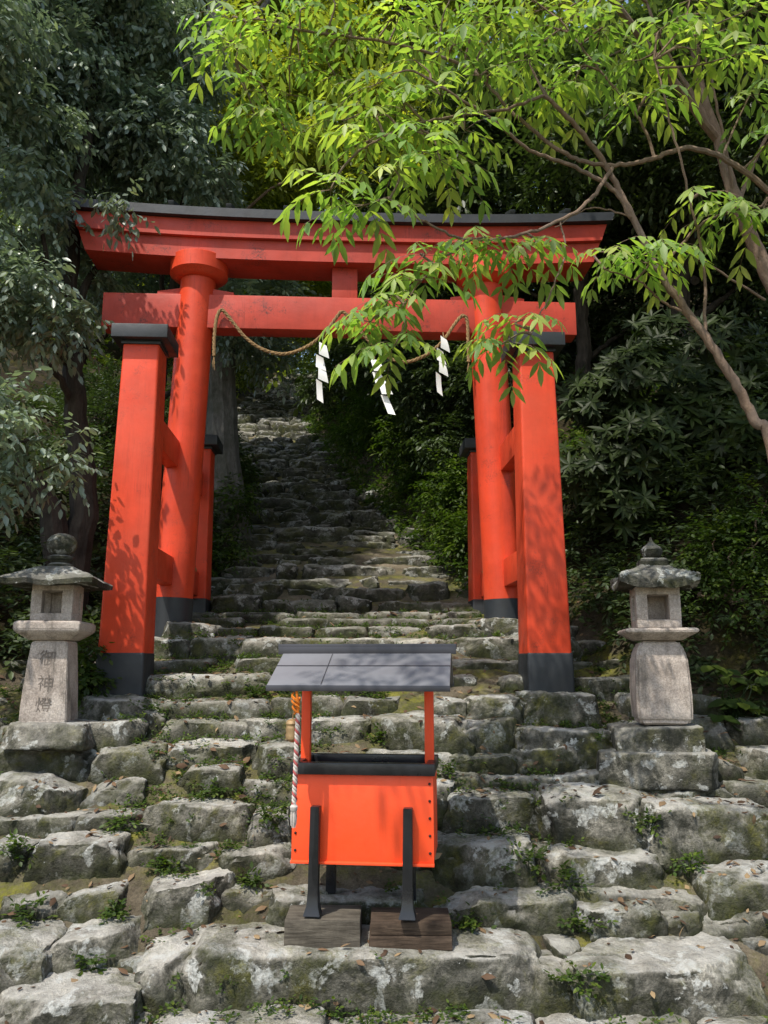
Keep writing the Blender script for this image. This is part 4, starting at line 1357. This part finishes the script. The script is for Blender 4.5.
# --- far wood: one mass up the hill
rng = np.random.default_rng(77)
cl = []
for _ in range(150):
    Yq = rng.uniform(24, 60); xq = rng.uniform(-.75, .75) * Yq + xc(Yq)
    if abs(xq - xc(Yq)) < 2.4 and Yq < 44: continue
    zq = gz(xq, Yq)
    for hq in (1.0, 4.5, 8.5, 12.5):
        cl.append((Vector((xq + rng.uniform(-1, 1), Yq, zq + hq + rng.uniform(-1, 1))), rng.uniform(1.6, 3.0)))
o = crown_obj(None, cl, 20000, M['leaf_back'], nleaf=8, L=.38, W=.17, rng=rng, name='far_wood', twl=.8, shell=.4)
tag(o, 'far woodland closing the top of the slope behind the trees', 'woodland', None, 'stuff')

# --- bank undergrowth (stuff): ground cover along both sides
def bank_cover(name, label, xf, Yr, n, mat, L, W, seed, hmax=.5, nleaf=8, whorl=False):
    rng = np.random.default_rng(seed)
    Y = Yr[0] + (Yr[1] - Yr[0]) * rng.random(n) ** 1.1
    t = rng.random(n)
    X = xf(Y, t, rng)
    Z = ground_z(X, Y)
    cl = fbm(np.stack([X, Y, Z], 1), .8, 3, seed)
    hh = np.clip(.25 + cl * .9, .05, 1.4) * hmax
    P = np.stack([X, Y, Z + rng.random(n) * hh], 1)
    A = norm(rand_dir(n, rng) + np.array([0, -.25, .35]))
    V, r = twigs(P, A, nleaf, L, W, .8, L * 3, .2, .2, whorl, rng)
    o = leaf_object(name, V, mat, None, r)
    tag(o, label, 'undergrowth', None, 'stuff')


bank_cover('undergrowth', 'tangled undergrowth on the bank right of the upper stairs', lambda Y, t, rng: xc(Y) + hwid(Y) + .0 + 4.2 * t ** 1.6 - .15, (9.0, 26), 5200, M['leaf_weed'], .085, .038, 5, .8)
bank_cover('undergrowth', 'low dark undergrowth on the bank left of the gate and stairs', lambda Y, t, rng: xc(Y) - hwid(Y) - 4.0 * t ** 1.5 + .1, (6.9, 22), 8000, M['leaf_dark'], .085, .038, 6, 1.3)
bank_cover('undergrowth', 'dark undergrowth behind the right stone lantern', lambda Y, t, rng: xc(Y) + hwid(Y) + 3.2 * t + .05, (6.1, 10.0), 3000, M['leaf_dark'], .08, .034, 7, .9)

# --- whorled evergreen shrubs on the right
def whorl_shrub(label, clumps, base, ntw, group):
    root = empty('rhododendron_shrub', base); tag(root, label, 'shrub', group)
    mb = MB()
    for c, r in clumps: limb(mb, wander(base, c, 4, .1), .035, .012, 7)
    mb.bm.transform(Matrix.Translation(-Vector(base))); mb.build('stem', M['bark_dark'], root)
    cl = [(Vector(c) - Vector(base), r) for c, r in clumps]
    P, d = clump_points(cl, ntw, RNG, .5)
    A = norm(d * .6 + np.array([-.05, -.55, .5]) + rand_dir(ntw) * .4)
    V, r = twigs(P, A, 9, .17, .042, whorl=True, down=.15)
    leaf_object('crown', V, M['leaf_whorl'], root, r)


def pl(lst): return [(at(x, y, Y), r) for x, y, Y, r in lst]
b = at(640, 600, 8.6); b.z = gz(b.x, 8.6) - .1
whorl_shrub('shrub with rosettes of long narrow leaves right of the right front pillar', pl([(600, 400, 8.3, .45), (640, 380, 8.2, .5), (690, 410, 8.2, .5), (640, 450, 8.0, .5), (590, 470, 8.2, .4), (690, 470, 8.0, .45), (620, 505, 8.0, .35), (660, 340, 8.5, .4)]), b, 560, 'rosette shrubs on the right bank')
b = at(740, 600, 7.8); b.z = gz(b.x, 7.8) - .1
whorl_shrub('smaller rosette shrub near the right picture edge', pl([(740, 440, 7.6, .4), (765, 390, 7.8, .5), (720, 350, 8.4, .5), (800, 450, 7.4, .5)]), b, 200, 'rosette shrubs on the right bank')

def bank_bush(label, clumps, base, ntw, mat, L, seed):
    rng = np.random.default_rng(seed)
    root = empty('bank_bush', base); tag(root, label, 'bush', 'bushes on the bank beside the upper stairs')
    mb = MB()
    for c, r in clumps: limb(mb, wander(base, c, 4, .15), .035, .01, 6)
    mb.bm.transform(Matrix.Translation(-Vector(base))); mb.build('stem', M['bark_dark'], root)
    crown_obj(root, subclumps([(Vector(c) - Vector(base), r) for c, r in clumps], 0, 5, rng), ntw, mat, L=L, W=L * .4, nleaf=8, twl=.3, shell=.3, rng=rng)


def gbase(px, Y):
    p = at(px, 560, Y); p.z = gz(p.x, Y) - .1
    return p


bank_bush('dark bush overhanging the stairs behind the right main pillar', pl([(445, 350, 12, .8), (430, 400, 12.2, .6), (460, 440, 11.6, .6), (475, 380, 11.5, .7), (410, 360, 13, .6)]), gbase(480, 11.8), 1500, M['leaf_dark'], .1, 1)
bank_bush('bush with a paler lit side at the right edge of the middle stairs', pl([(405, 445, 14, .65), (378, 420, 15.5, .6), (432, 475, 13, .5), (358, 430, 17, .55), (408, 490, 13.6, .3)]), gbase(430, 14), 1300, M['leaf_weed'], .09, 2)
bank_bush('low leafy bush at the foot of the rear post on the right', pl([(448, 508, 11.3, .35), (458, 485, 11.2, .45), (462, 552, 10.7, .22), (470, 530, 10.6, .35)]), gbase(460, 11), 800, M['leaf_weed'], .075, 3)
bank_bush('dark rounded bush crowding the stairs near their top on the right', pl([(345, 380, 22, 1.2), (375, 350, 21, 1.3), (330, 400, 23, .7), (350, 330, 24, 1.5), (400, 390, 19, 1.2)]), gbase(385, 21), 1800, M['leaf_dark'], .14, 4)
bank_bush('bush at the top of the stairs left of the highest steps', pl([(235, 370, 26, 1.0), (250, 345, 27, 1.2), (225, 340, 25, 1.2), (265, 330, 30, 1.5), (300, 345, 40, 1.8)]), gbase(212, 26), 1500, M['leaf_back'], .16, 5)
bank_bush('fern-like bush at the foot of the grey trunk', pl([(238, 500, 11.6, .25), (225, 545, 10.8, .22), (242, 470, 12.5, .25), (205, 560, 10.4, .3)]), gbase(222, 11.2), 420, M['leaf_weed'], .07, 6)

# small-leaved shrub at right edge, ferny bush beside left pillar
def shrub(label, name, clumps, base, ntw, mat, L, W, **kw):
    root = empty(name, base); tag(root, label, 'shrub')
    mb = MB()
    for c, r in clumps: limb(mb, wander(base, c, 4, .08), .02, .006, 6)
    mb.bm.transform(Matrix.Translation(-Vector(base))); mb.build('stem', M['bark_brown'], root)
    crown_obj(root, [(Vector(c) - Vector(base), r) for c, r in clumps], ntw, mat, L=L, W=W, **kw)


b = at(735, 660, 6.9); b.z = gz(b.x, 6.9) - .05
shrub('fine-leaved shrub behind the right lantern at the picture edge', 'small_leaf_shrub', pl([(730, 555, 6.8, .28), (760, 540, 6.8, .35), (700, 590, 6.9, .22), (745, 600, 6.7, .3), (715, 540, 7.0, .2), (765, 500, 7, .3)]), b, 620, M['leaf_weed'], .05, .024, nleaf=9, twl=.2)
b = at(100, 690, 6.6); b.z = gz(b.x, 6.6) - .05
shrub('small green bush between the left lantern and the left front pillar', 'small_leaf_shrub', pl([(92, 650, 6.6, .16), (84, 675, 6.5, .13), (100, 680, 6.5, .1), (70, 690, 6.6, .12)]), b, 190, M['leaf_weed'], .06, .03, nleaf=7, twl=.15, shell=.1)

# broad-leaved herb at the right
def broadleaf(label, spots, base):
    root = empty('broadleaf_plant', base); tag(root, label, 'plant')
    mb = MB(); V = []
    for c in spots:
        c = Vector(c); limb(mb, [Vector(base), Vector(base).lerp(c, .6) + Vector((0, 0, .06)), c], .007, .004, 5)
        k = 5
        for i in range(k):
            a = 2 * math.pi * i / k + random.random()
            d = np.array([math.cos(a), math.sin(a) * .9, -.25]); d /= np.linalg.norm(d)
            V.append(leaves_mesh(np.array([list(c - Vector(base))]), d[None], norm(np.array([[random.uniform(-.25, .25), -.45, 1.0]])), np.array([.15 * random.uniform(.8, 1.2)]), np.array([.1])))
    mb.bm.transform(Matrix.Translation(-Vector(base))); mb.build('stem', M['leaf_weed'], root)
    leaf_object('leaves', np.concatenate(V), M['leaf_weed'], root)


b = at(735, 740, 6.3); b.z = gz(b.x, 6.3)
broadleaf('broad-leaved green plant beside the pedestal of the right lantern', [at(random.uniform(705, 775), random.uniform(660, 735), random.uniform(6.1, 6.5)) for _ in range(16)], b)

# --- overhanging foreground tree with feathery compound leaves
random.seed(5)
def pinnate(Ptips, Axes, L=.34, n=11, lf=.105, lw=.03, rng=RNG, droop=.55):
    """compound leaves: rachis from P along A bending down, n leaflets. returns leaves V, rnd and rachis polylines."""
    N = len(Ptips)
    up = np.array([0, 0, 1.0])
    Ls = L * rng.uniform(.75, 1.2, N)
    side = norm(np.cross(Axes, up) + 1e-4)
    t = np.concatenate([np.linspace(.22, .95, (n - 1) // 2).repeat(2), [1.0]])
    sg = np.array([1, -1] * ((n - 1) // 2) + [0.0])
    base = Ptips[:, None] + (Axes[:, None] * t[None, :, None] - up * (t ** 2)[None, :, None] * droop) * Ls[:, None, None]
    tang = norm(Axes[:, None] - up * (2 * t)[None, :, None] * droop)
    d = norm(tang * .62 + side[:, None] * (sg * .8)[None, :, None] - up * .42 + rng.normal(size=(N, n, 3)) * .1)
    nn = norm(np.cross(side[:, None] + 0 * d, tang) * 1.0 + up * .3 + rng.normal(size=(N, n, 3)) * .2)
    nn = np.where((nn[..., 2:3] < 0), -nn, nn)
    ll = lf * rng.uniform(.8, 1.2, (N, n)) * (1 - .35 * np.abs(t - .6))[None] * (Ls / L)[:, None]
    V = leaves_mesh(base.reshape(-1, 3), d.reshape(-1, 3), nn.reshape(-1, 3), ll.ravel(), (ll * (lw / lf)).ravel(), .08, .18)
    r = np.clip(rng.random((N, 1)) * .75 + rng.random((N, n)) * .3, 0, 1).ravel()
    rach = [[Ptips[i] + (Axes[i] * u - up * u * u * droop) * Ls[i] for u in (0, .3, .6, 1.0)] for i in range(N)]
    return V, r, rach


def overhang(label, base, limbs, sprays, bark, leafmat, name='sumac_tree', per=(5, 7), L=.32, lf=.142, rng=RNG):
    root = empty(name, base); tag(root, label, 'tree')
    B = Vector(base)
    mb = MB()
    for pts, r0, r1 in limbs[:1]: limb(mb, pts, r0, r1, 12, 8, .006)
    mb.bm.transform(Matrix.Translation(-B)); tr = mb.build('trunk', bark, root)
    nodes = []
    mb = MB()
    for pts, r0, r1 in limbs[1:]:
        nodes += limb(mb, pts, r0, r1, 8, 8, .006)
    for pts, r0, r1 in limbs[:1]: nodes += [Vector(c) for c in spline(pts, 8)]
    P = []; A = []; tw = []
    for sp in sprays:
        sp = Vector(sp)
        near = min(nodes, key=lambda q: (q - sp).length)
        mid = near.lerp(sp, .5) + Vector((random.uniform(-.08, .08), random.uniform(-.08, .08), random.uniform(.0, .1)))
        tw.append((near, mid, sp))
        ax = (sp - near); ax.z *= .3
        a0 = math.atan2(ax.y, ax.x) if ax.length > .02 else random.uniform(0, 6.3)
        k = random.randint(*per)
        for i in range(k):
            a = a0 + (i - (k - 1) / 2) * (5.2 / k) + random.uniform(-.25, .25)
            el = random.uniform(-.1, .55)
            P.append(list(sp - B)); A.append([math.cos(a) * math.cos(el), math.sin(a) * math.cos(el), math.sin(el)])
    for a_, m_, s_ in tw: mb.tube([Vector(v) for v in spline([a_, m_, s_], 4)], [.009, .009, .008, .008, .007, .006, .005, .005, .004], 6)
    V, r, rach = pinnate(np.array(P), np.array(A), L, 9, lf, lf * .29, rng)
    cr = leaf_object('crown', V, leafmat, root, r)
    mb.bm.transform(Matrix.Translation(-B))
    for q in rach: mb.tube(q, [.0024, .002, .0016, .0012], 3, False)
    mb.build('branches', bark, root)
    return root


D = 4.9
base = Vector((at(790, 560, D).x + .25, D + .3, 0)); base.z = gz(base.x, base.y) - .05
limbs = [
    ([base, at(775, 470, D), at(755, 420, D), at(730, 375, D), at(690, 315, D), at(655, 265, D), at(632, 215, D), at(605, 165, 4.9), at(575, 125, 4.8), at(545, 95, 4.7)], .042, .014),
    ([at(632, 218, D), at(612, 188, D), at(570, 165, 4.85), at(530, 150, 4.8), at(490, 118, 4.7), at(430, 80, 4.6)], .018, .008),
    ([at(800, 215, D), at(735, 165, D), at(690, 148, D), at(655, 158, D), at(620, 165, 4.9), at(580, 160, 4.9), at(545, 140, 4.9), at(510, 110, 4.9), at(470, 70, 4.9), at(400, 45, 4.9), at(300, 30, 5.0)], .022, .009),
    ([at(612, 168, 4.9), at(590, 200, 4.8), at(560, 220, 4.7), at(520, 235, 4.6), at(470, 240, 4.55), at(430, 225, 4.5), at(390, 200, 4.5)], .015, .006),
    ([at(690, 315, D), at(660, 300, D), at(640, 282, 4.8), at(600, 268, 4.7)], .009, .005),
    ([at(560, 222, 4.7), at(565, 250, 4.7), at(552, 290, 4.6), at(530, 335, 4.55)], .007, .004),
    ([at(545, 95, 4.7), at(500, 110, 4.7), at(440, 118, 4.6), at(400, 130, 4.5), at(360, 150, 4.5)], .012, .006),
    ([at(470, 240, 4.55), at(430, 270, 4.5), at(400, 310, 4.45)], .008, .004),
    ([at(660, 270, D), at(700, 225, 4.9), at(735, 210, 4.8), at(770, 205, 4.8)], .011, .006),
    ([at(705, 335, D), at(703, 260, D), at(690, 200, 4.8), at(670, 120, 4.7), at(655, 60, 4.7)], .012, .006),
    ([at(655, 158, D), at(640, 120, 4.9), at(600, 70, 4.9), at(560, 20, 4.9)], .012, .006),
    ([at(300, 30, 5.0), at(250, 20, 5.1), at(235, 60, 5.1)], .008, .004),
    ([at(632, 216, D), at(590, 208, 5.0), at(555, 228, 5.0)], .007, .003),
]
spx = [(225, 50, 5.1), (245, 90, 5.1), (270, 30, 5.0), (300, 60, 5.1), (262, 0, 5.0), (310, 10, 5.0), (350, 40, 5.0), (255, 115, 5.2), (290, 95, 5.3), (335, 75, 5.2), (232, 20, 5.2), (285, 130, 5.3),
       (375, 85, 4.7), (405, 110, 4.6), (330, 190, 4.5), (370, 140, 4.5), (395, 170, 4.5), (365, 205, 4.5), (415, 60, 4.7), (440, 95, 4.6), (455, 45, 4.7), (425, 135, 4.5), (380, 115, 4.6),
       (480, 75, 4.7), (500, 30, 4.8), (530, 60, 4.7), (560, 30, 4.8), (575, 80, 4.8), (600, 30, 4.8), (640, 60, 4.8), (660, 30, 4.7), (695, 50, 4.7), (735, 55, 4.7), (750, 95, 4.8),
       (465, 130, 4.6), (440, 160, 4.5), (400, 10, 4.9), (450, 0, 4.9), (520, -10, 4.9), (600, -10, 4.9), (690, 0, 4.8), (750, 10, 4.8), (550, 90, 4.8), (480, 20, 4.8),
       (390, 300, 4.45), (370, 322, 4.45), (412, 280, 4.45), (395, 345, 4.4), (425, 255, 4.45), (500, 245, 4.6), (478, 238, 4.55), (522, 320, 4.55), (500, 345, 4.55), (532, 245, 4.6),
       (610, 252, 4.7), (640, 262, 4.75), (662, 250, 4.8), (725, 215, 4.8), (762, 212, 4.8), (700, 195, 4.8), (770, 140, 4.8), (640, 105, 4.8), (345, 120, 4.9), (330, -5, 4.9), (390, 20, 4.9)]
sprays = [at(x, y, Y) for x, y, Y in spx]
overhang('slender brown sumac-like tree arching over the stairs with fresh feathery leaves', base, limbs, sprays, M['bark_brown'], M['leaf_fresh'])

# second leaning trunk at the right edge
D2 = 5.6
base2 = Vector((at(800, 420, D2).x + .5, D2 + .2, 0)); base2.z = gz(base2.x, base2.y) - .05
limbs2 = [
    ([base2, at(800, 360, D2), at(765, 270, D2), at(738, 205, D2), at(718, 140, D2), at(700, 85, D2), at(690, 20, D2)], .075, .03),
    ([at(738, 205, D2), at(760, 150, D2), at(790, 100, D2)], .02, .01),
    ([at(718, 140, D2), at(690, 90, D2), at(660, 40, D2), at(640, -20, D2)], .025, .01),
    ([at(735, 200, D2), at(720, 120, 5.4), at(705, 60, 5.3), at(670, 10, 5.2)], .014, .006),
    ([at(765, 300, D2), at(700, 260, 5.5), at(670, 240, 5.5)], .01, .004),
]
limbs2.append(([at(718, 140, D2), Vector((1.9, 5.0, 6.3)), Vector((.8, 4.0, 6.6)), Vector((-.4, 3.0, 6.3)), Vector((-1.6, 2.2, 5.8))], .035, .008))  # unseen overhead limb, added with its sprays to dapple the sunlight below
extra = [Vector(v) for v in ((-1.55, 2.25, 5.7), (-1.25, 2.45, 5.9), (-.7, 2.7, 6.1), (-1.0, 2.2, 6.2), (.2, 3.3, 6.4), (1.1, 4.0, 6.5), (1.6, 3.4, 6.6), (.6, 2.6, 6.5))]
spx2 = [(640, -20, 5.6), (690, 10, 5.6), (660, 35, 5.5), (790, 100, 5.6), (770, 60, 5.6), (720, 30, 5.4), (600, 10, 5.6), (740, -20, 5.5), (800, 30, 5.5), (620, 55, 5.7), (580, 70, 5.8), (540, 10, 5.9), (480, 20, 6.0), (430, 30, 6.0), (520, 60, 5.9)]
overhang('thicker reddish-brown trunk leaning in from the right picture edge', base2, limbs2, [at(x, y, Y) for x, y, Y in spx2] + extra, M['bark_brown'], M['leaf_fresh'])

# ------------------------------------------------------------------ weeds and fallen leaves
random.seed(21)
WEEDS = [(28, 916, .13, 'leafy weed in front of the low brown stone at the left edge'), (18, 858, .1, 'green tuft at the far left under the lichen spotted stones'),
         (115, 824, .1, 'weeds under the low dark white-blotched stone'), (165, 862, .08, 'small weeds at the foot of the wide flat-topped stone'),
         (272, 826, .12, 'tall weeds against the left side of the orange box'), (210, 795, .1, 'weeds under the dull stone left of the box'),
         (255, 700, .09, 'small weeds behind the left end of the box roof'), (376, 705, .13, 'ferny weed on the step seen between the box posts'),
         (378, 738, .1, 'weed between pale stones seen through the box frame'), (565, 878, .16, 'light green leafy weed beside the pale long stone'),
         (528, 872, .12, 'weeds in the hollow right of the orange box'), (470, 925, .12, 'ivy-like weeds at the right of the brown wooden block'),
         (578, 930, .13, 'creeping weeds in the joint above the huge moss-faced block'), (575, 990, .14, 'weeds growing down the joint left of the huge block'),
         (690, 870, .1, 'weeds between the pale long stone and the shaded right stone'), (645, 830, .13, 'green growth on the right flank of the round-shouldered boulder'),
         (110, 912, .08, 'tiny weeds between the lichen stone and the rough pale boulder'), (85, 962, .08, 'sprout in front of the low humped boulder'),
         (250, 885, .07, 'small sprout on the yellow mossy ground'), (445, 783, .09, 'weeds right of the black rim of the box')]
bpy.context.view_layer.update()
dg = bpy.context.evaluated_depsgraph_get()
STONEY = ('step_stone', 'stone_steps', 'ground', 'foundation_stones', 'upper_stone_steps')


def corner(loc, nr):
    """True where a tread or soil meets the riser behind it."""
    if nr.z < .5: return False
    ok, l2, n2, i2, o2, m2 = sc.ray_cast(dg, loc + Vector((0, 0, .04)), Vector((0, 1, 0)), distance=.13)
    return ok and o2.name.split('.')[0] in STONEY


for x, y, s, lab in WEEDS:
    best = None
    rs = random.Random(int(x * 13 + y))
    for k in range(160):
        q = at(x + rs.uniform(-14, 14), y + rs.uniform(-12, 12), 3.0)
        dr = (q - Vector(CP)).normalized()
        ok, loc, nr, idx, ob_, mtx = sc.ray_cast(dg, Vector(CP), dr, distance=14)
        if not ok or ob_.name.split('.')[0] not in STONEY: continue
        px, py = proj(loc)
        sc_w = (2 if corner(loc, nr) else 0) + nr.z - math.hypot(px - x, py - y) / 22
        if best is None or sc_w > best[0]: best = (sc_w, loc.copy())
    p = best[1] if best else at(x, y, gnd(x, y)[0] - .03)
    rng = np.random.default_rng(int(x * 7 + y))
    n = int(14 + s * 90); s *= .85
    root = empty('weed', p); tag(root, lab, 'weed', 'weeds in the joints of the steps')
    Pp = np.stack([rng.normal(0, s * .55, n), rng.normal(0, s * .3, n) - .02, rng.random(n) * s * .75], 1)
    A = norm(rand_dir(n, rng) + np.array([0, -.35, .6]))
    V, r = twigs(Pp, A, 5, .034, .019, .8, .07, .2, .1, False, rng)
    leaf_object('leaves', V, M['leaf_weed'], root, r)
    mb = MB()
    for k in range(6):
        q = Pp[k]; mb.tube([(q[0] * .3, q[1] * .3, -.04), (q[0] * .7, q[1] * .7, q[2] * .5), tuple(q)], [.003, .0025, .0015], 4)
    mb.build('stem', M['leaf_weed'], root)

bpy.context.view_layer.update()
dg = bpy.context.evaluated_depsgraph_get()
from mathutils.bvhtree import BVHTree
def scatter(n, xr, Yr, seed):
    """drop points on whatever stone or soil is there"""
    rs = random.Random(seed); out = []
    for _ in range(n):
        Y = rs.uniform(*Yr); x = rs.uniform(*xr)
        ok, loc, nr, idx, ob_, mtx = sc.ray_cast(dg, Vector((x, Y, float(zp(Y)) + .75)), Vector((0, 0, -1)), distance=2.0)
        if not ok or ob_.name.split('.')[0] not in ('step_stone', 'stone_steps', 'ground', 'foundation_stones', 'upper_stone_steps'): continue
        out.append((loc, nr))
    return out


pts = scatter(5200, (-3.6, 3.6), (3.5, 9.5), 3)
sel = []
for loc, nr in pts:
    if nr.z > .45 and (corner(loc, nr) or fbm(np.array([[loc.x, loc.y, 0]]), 1.3, 2, 9)[0] > .12): sel.append((loc, nr))
P = np.array([list(l + n * .008) for l, n in sel]); Nn = np.array([list(n) for l, n in sel])
rng = np.random.default_rng(4)
d = norm(rand_dir(len(P), rng) * np.array([1, 1, .25]))
ln = rng.uniform(.025, .06, len(P)) * rng.choice([1, 1, 1.7], len(P))
V = leaves_mesh(P, d, norm(Nn + rng.normal(size=P.shape) * .25), ln, ln * .42, rng.uniform(-.2, .3), .2)
o = leaf_object('fallen_leaves', V, M['leaf_litter'])
tag(o, 'brown fallen leaves scattered on the treads of the steps', 'leaf litter', None, 'stuff')
# small ground weeds in every joint
pts = scatter(9000, (-3.6, 3.6), (3.6, 9.4), 8)
sel = [(l, n) for l, n in pts if fbm(np.array([[l.x, l.y, 3]]), 1.1, 3, 19)[0] > -.1 and corner(l, n)]
P = np.array([list(l) for l, n in sel]); P = np.repeat(P, 4, 0)
P = P + rng.normal(0, .025, P.shape) * np.array([1, 1, .3]) + np.array([0, 0, .01])
A = norm(rand_dir(len(P), rng) + np.array([0, -.2, .8]))
V, r = twigs(P, A, 4, .024, .014, .8, .04, .2, .1, False, rng)
o = leaf_object('ground_cover', V, M['leaf_weed'], None, r)
tag(o, 'tiny green ground cover in the joints of the steps', 'ground cover', None, 'stuff')

# ------------------------------------------------------------------ light
world = bpy.data.worlds.new('World'); sc.world = world; world.use_nodes = True
nt = world.node_tree; nt.nodes.clear()
sky = nt.nodes.new('ShaderNodeTexSky'); sky.sky_type = 'NISHITA'; sky.sun_disc = False
bg = nt.nodes.new('ShaderNodeBackground'); wo = nt.nodes.new('ShaderNodeOutputWorld')
sun_v = Vector((-.31, -.40, .86)).normalized()
el = math.asin(sun_v.z); az = math.atan2(sun_v.x, sun_v.y)
sky.sun_elevation = el; sky.sun_rotation = az
sky.air_density = 1.2; sky.dust_density = 1.5
bg.inputs['Strength'].default_value = .25
hz = nt.nodes.new('ShaderNodeMix'); hz.data_type = 'RGBA'; hz.blend_type = 'MULTIPLY'; hz.inputs[0].default_value = 1
hz.inputs[7].default_value = (1.03, .98, .92, 1)
nt.links.new(sky.outputs[0], hz.inputs[6]); nt.links.new(hz.outputs[2], bg.inputs[0]); nt.links.new(bg.outputs[0], wo.inputs[0])
sl_ = bpy.data.lights.new('sun', 'SUN'); sl_.energy = 5.0; sl_.angle = R(.55); sl_.color = (1, .94, .84)
so = bpy.data.objects.new('sun', sl_); col.objects.link(so)
so.rotation_euler = (-sun_v).to_track_quat('-Z', 'Y').to_euler()

sc.view_settings.view_transform = 'Standard'; sc.view_settings.look = 'None'
sc.view_settings.exposure = 0; sc.view_settings.gamma = 1
sc.cycles.max_bounces = 6; sc.cycles.diffuse_bounces = 3; sc.cycles.glossy_bounces = 2; sc.cycles.transmission_bounces = 3
sc.cycles.use_denoising = True
sc.cycles.sample_clamp_indirect = 6
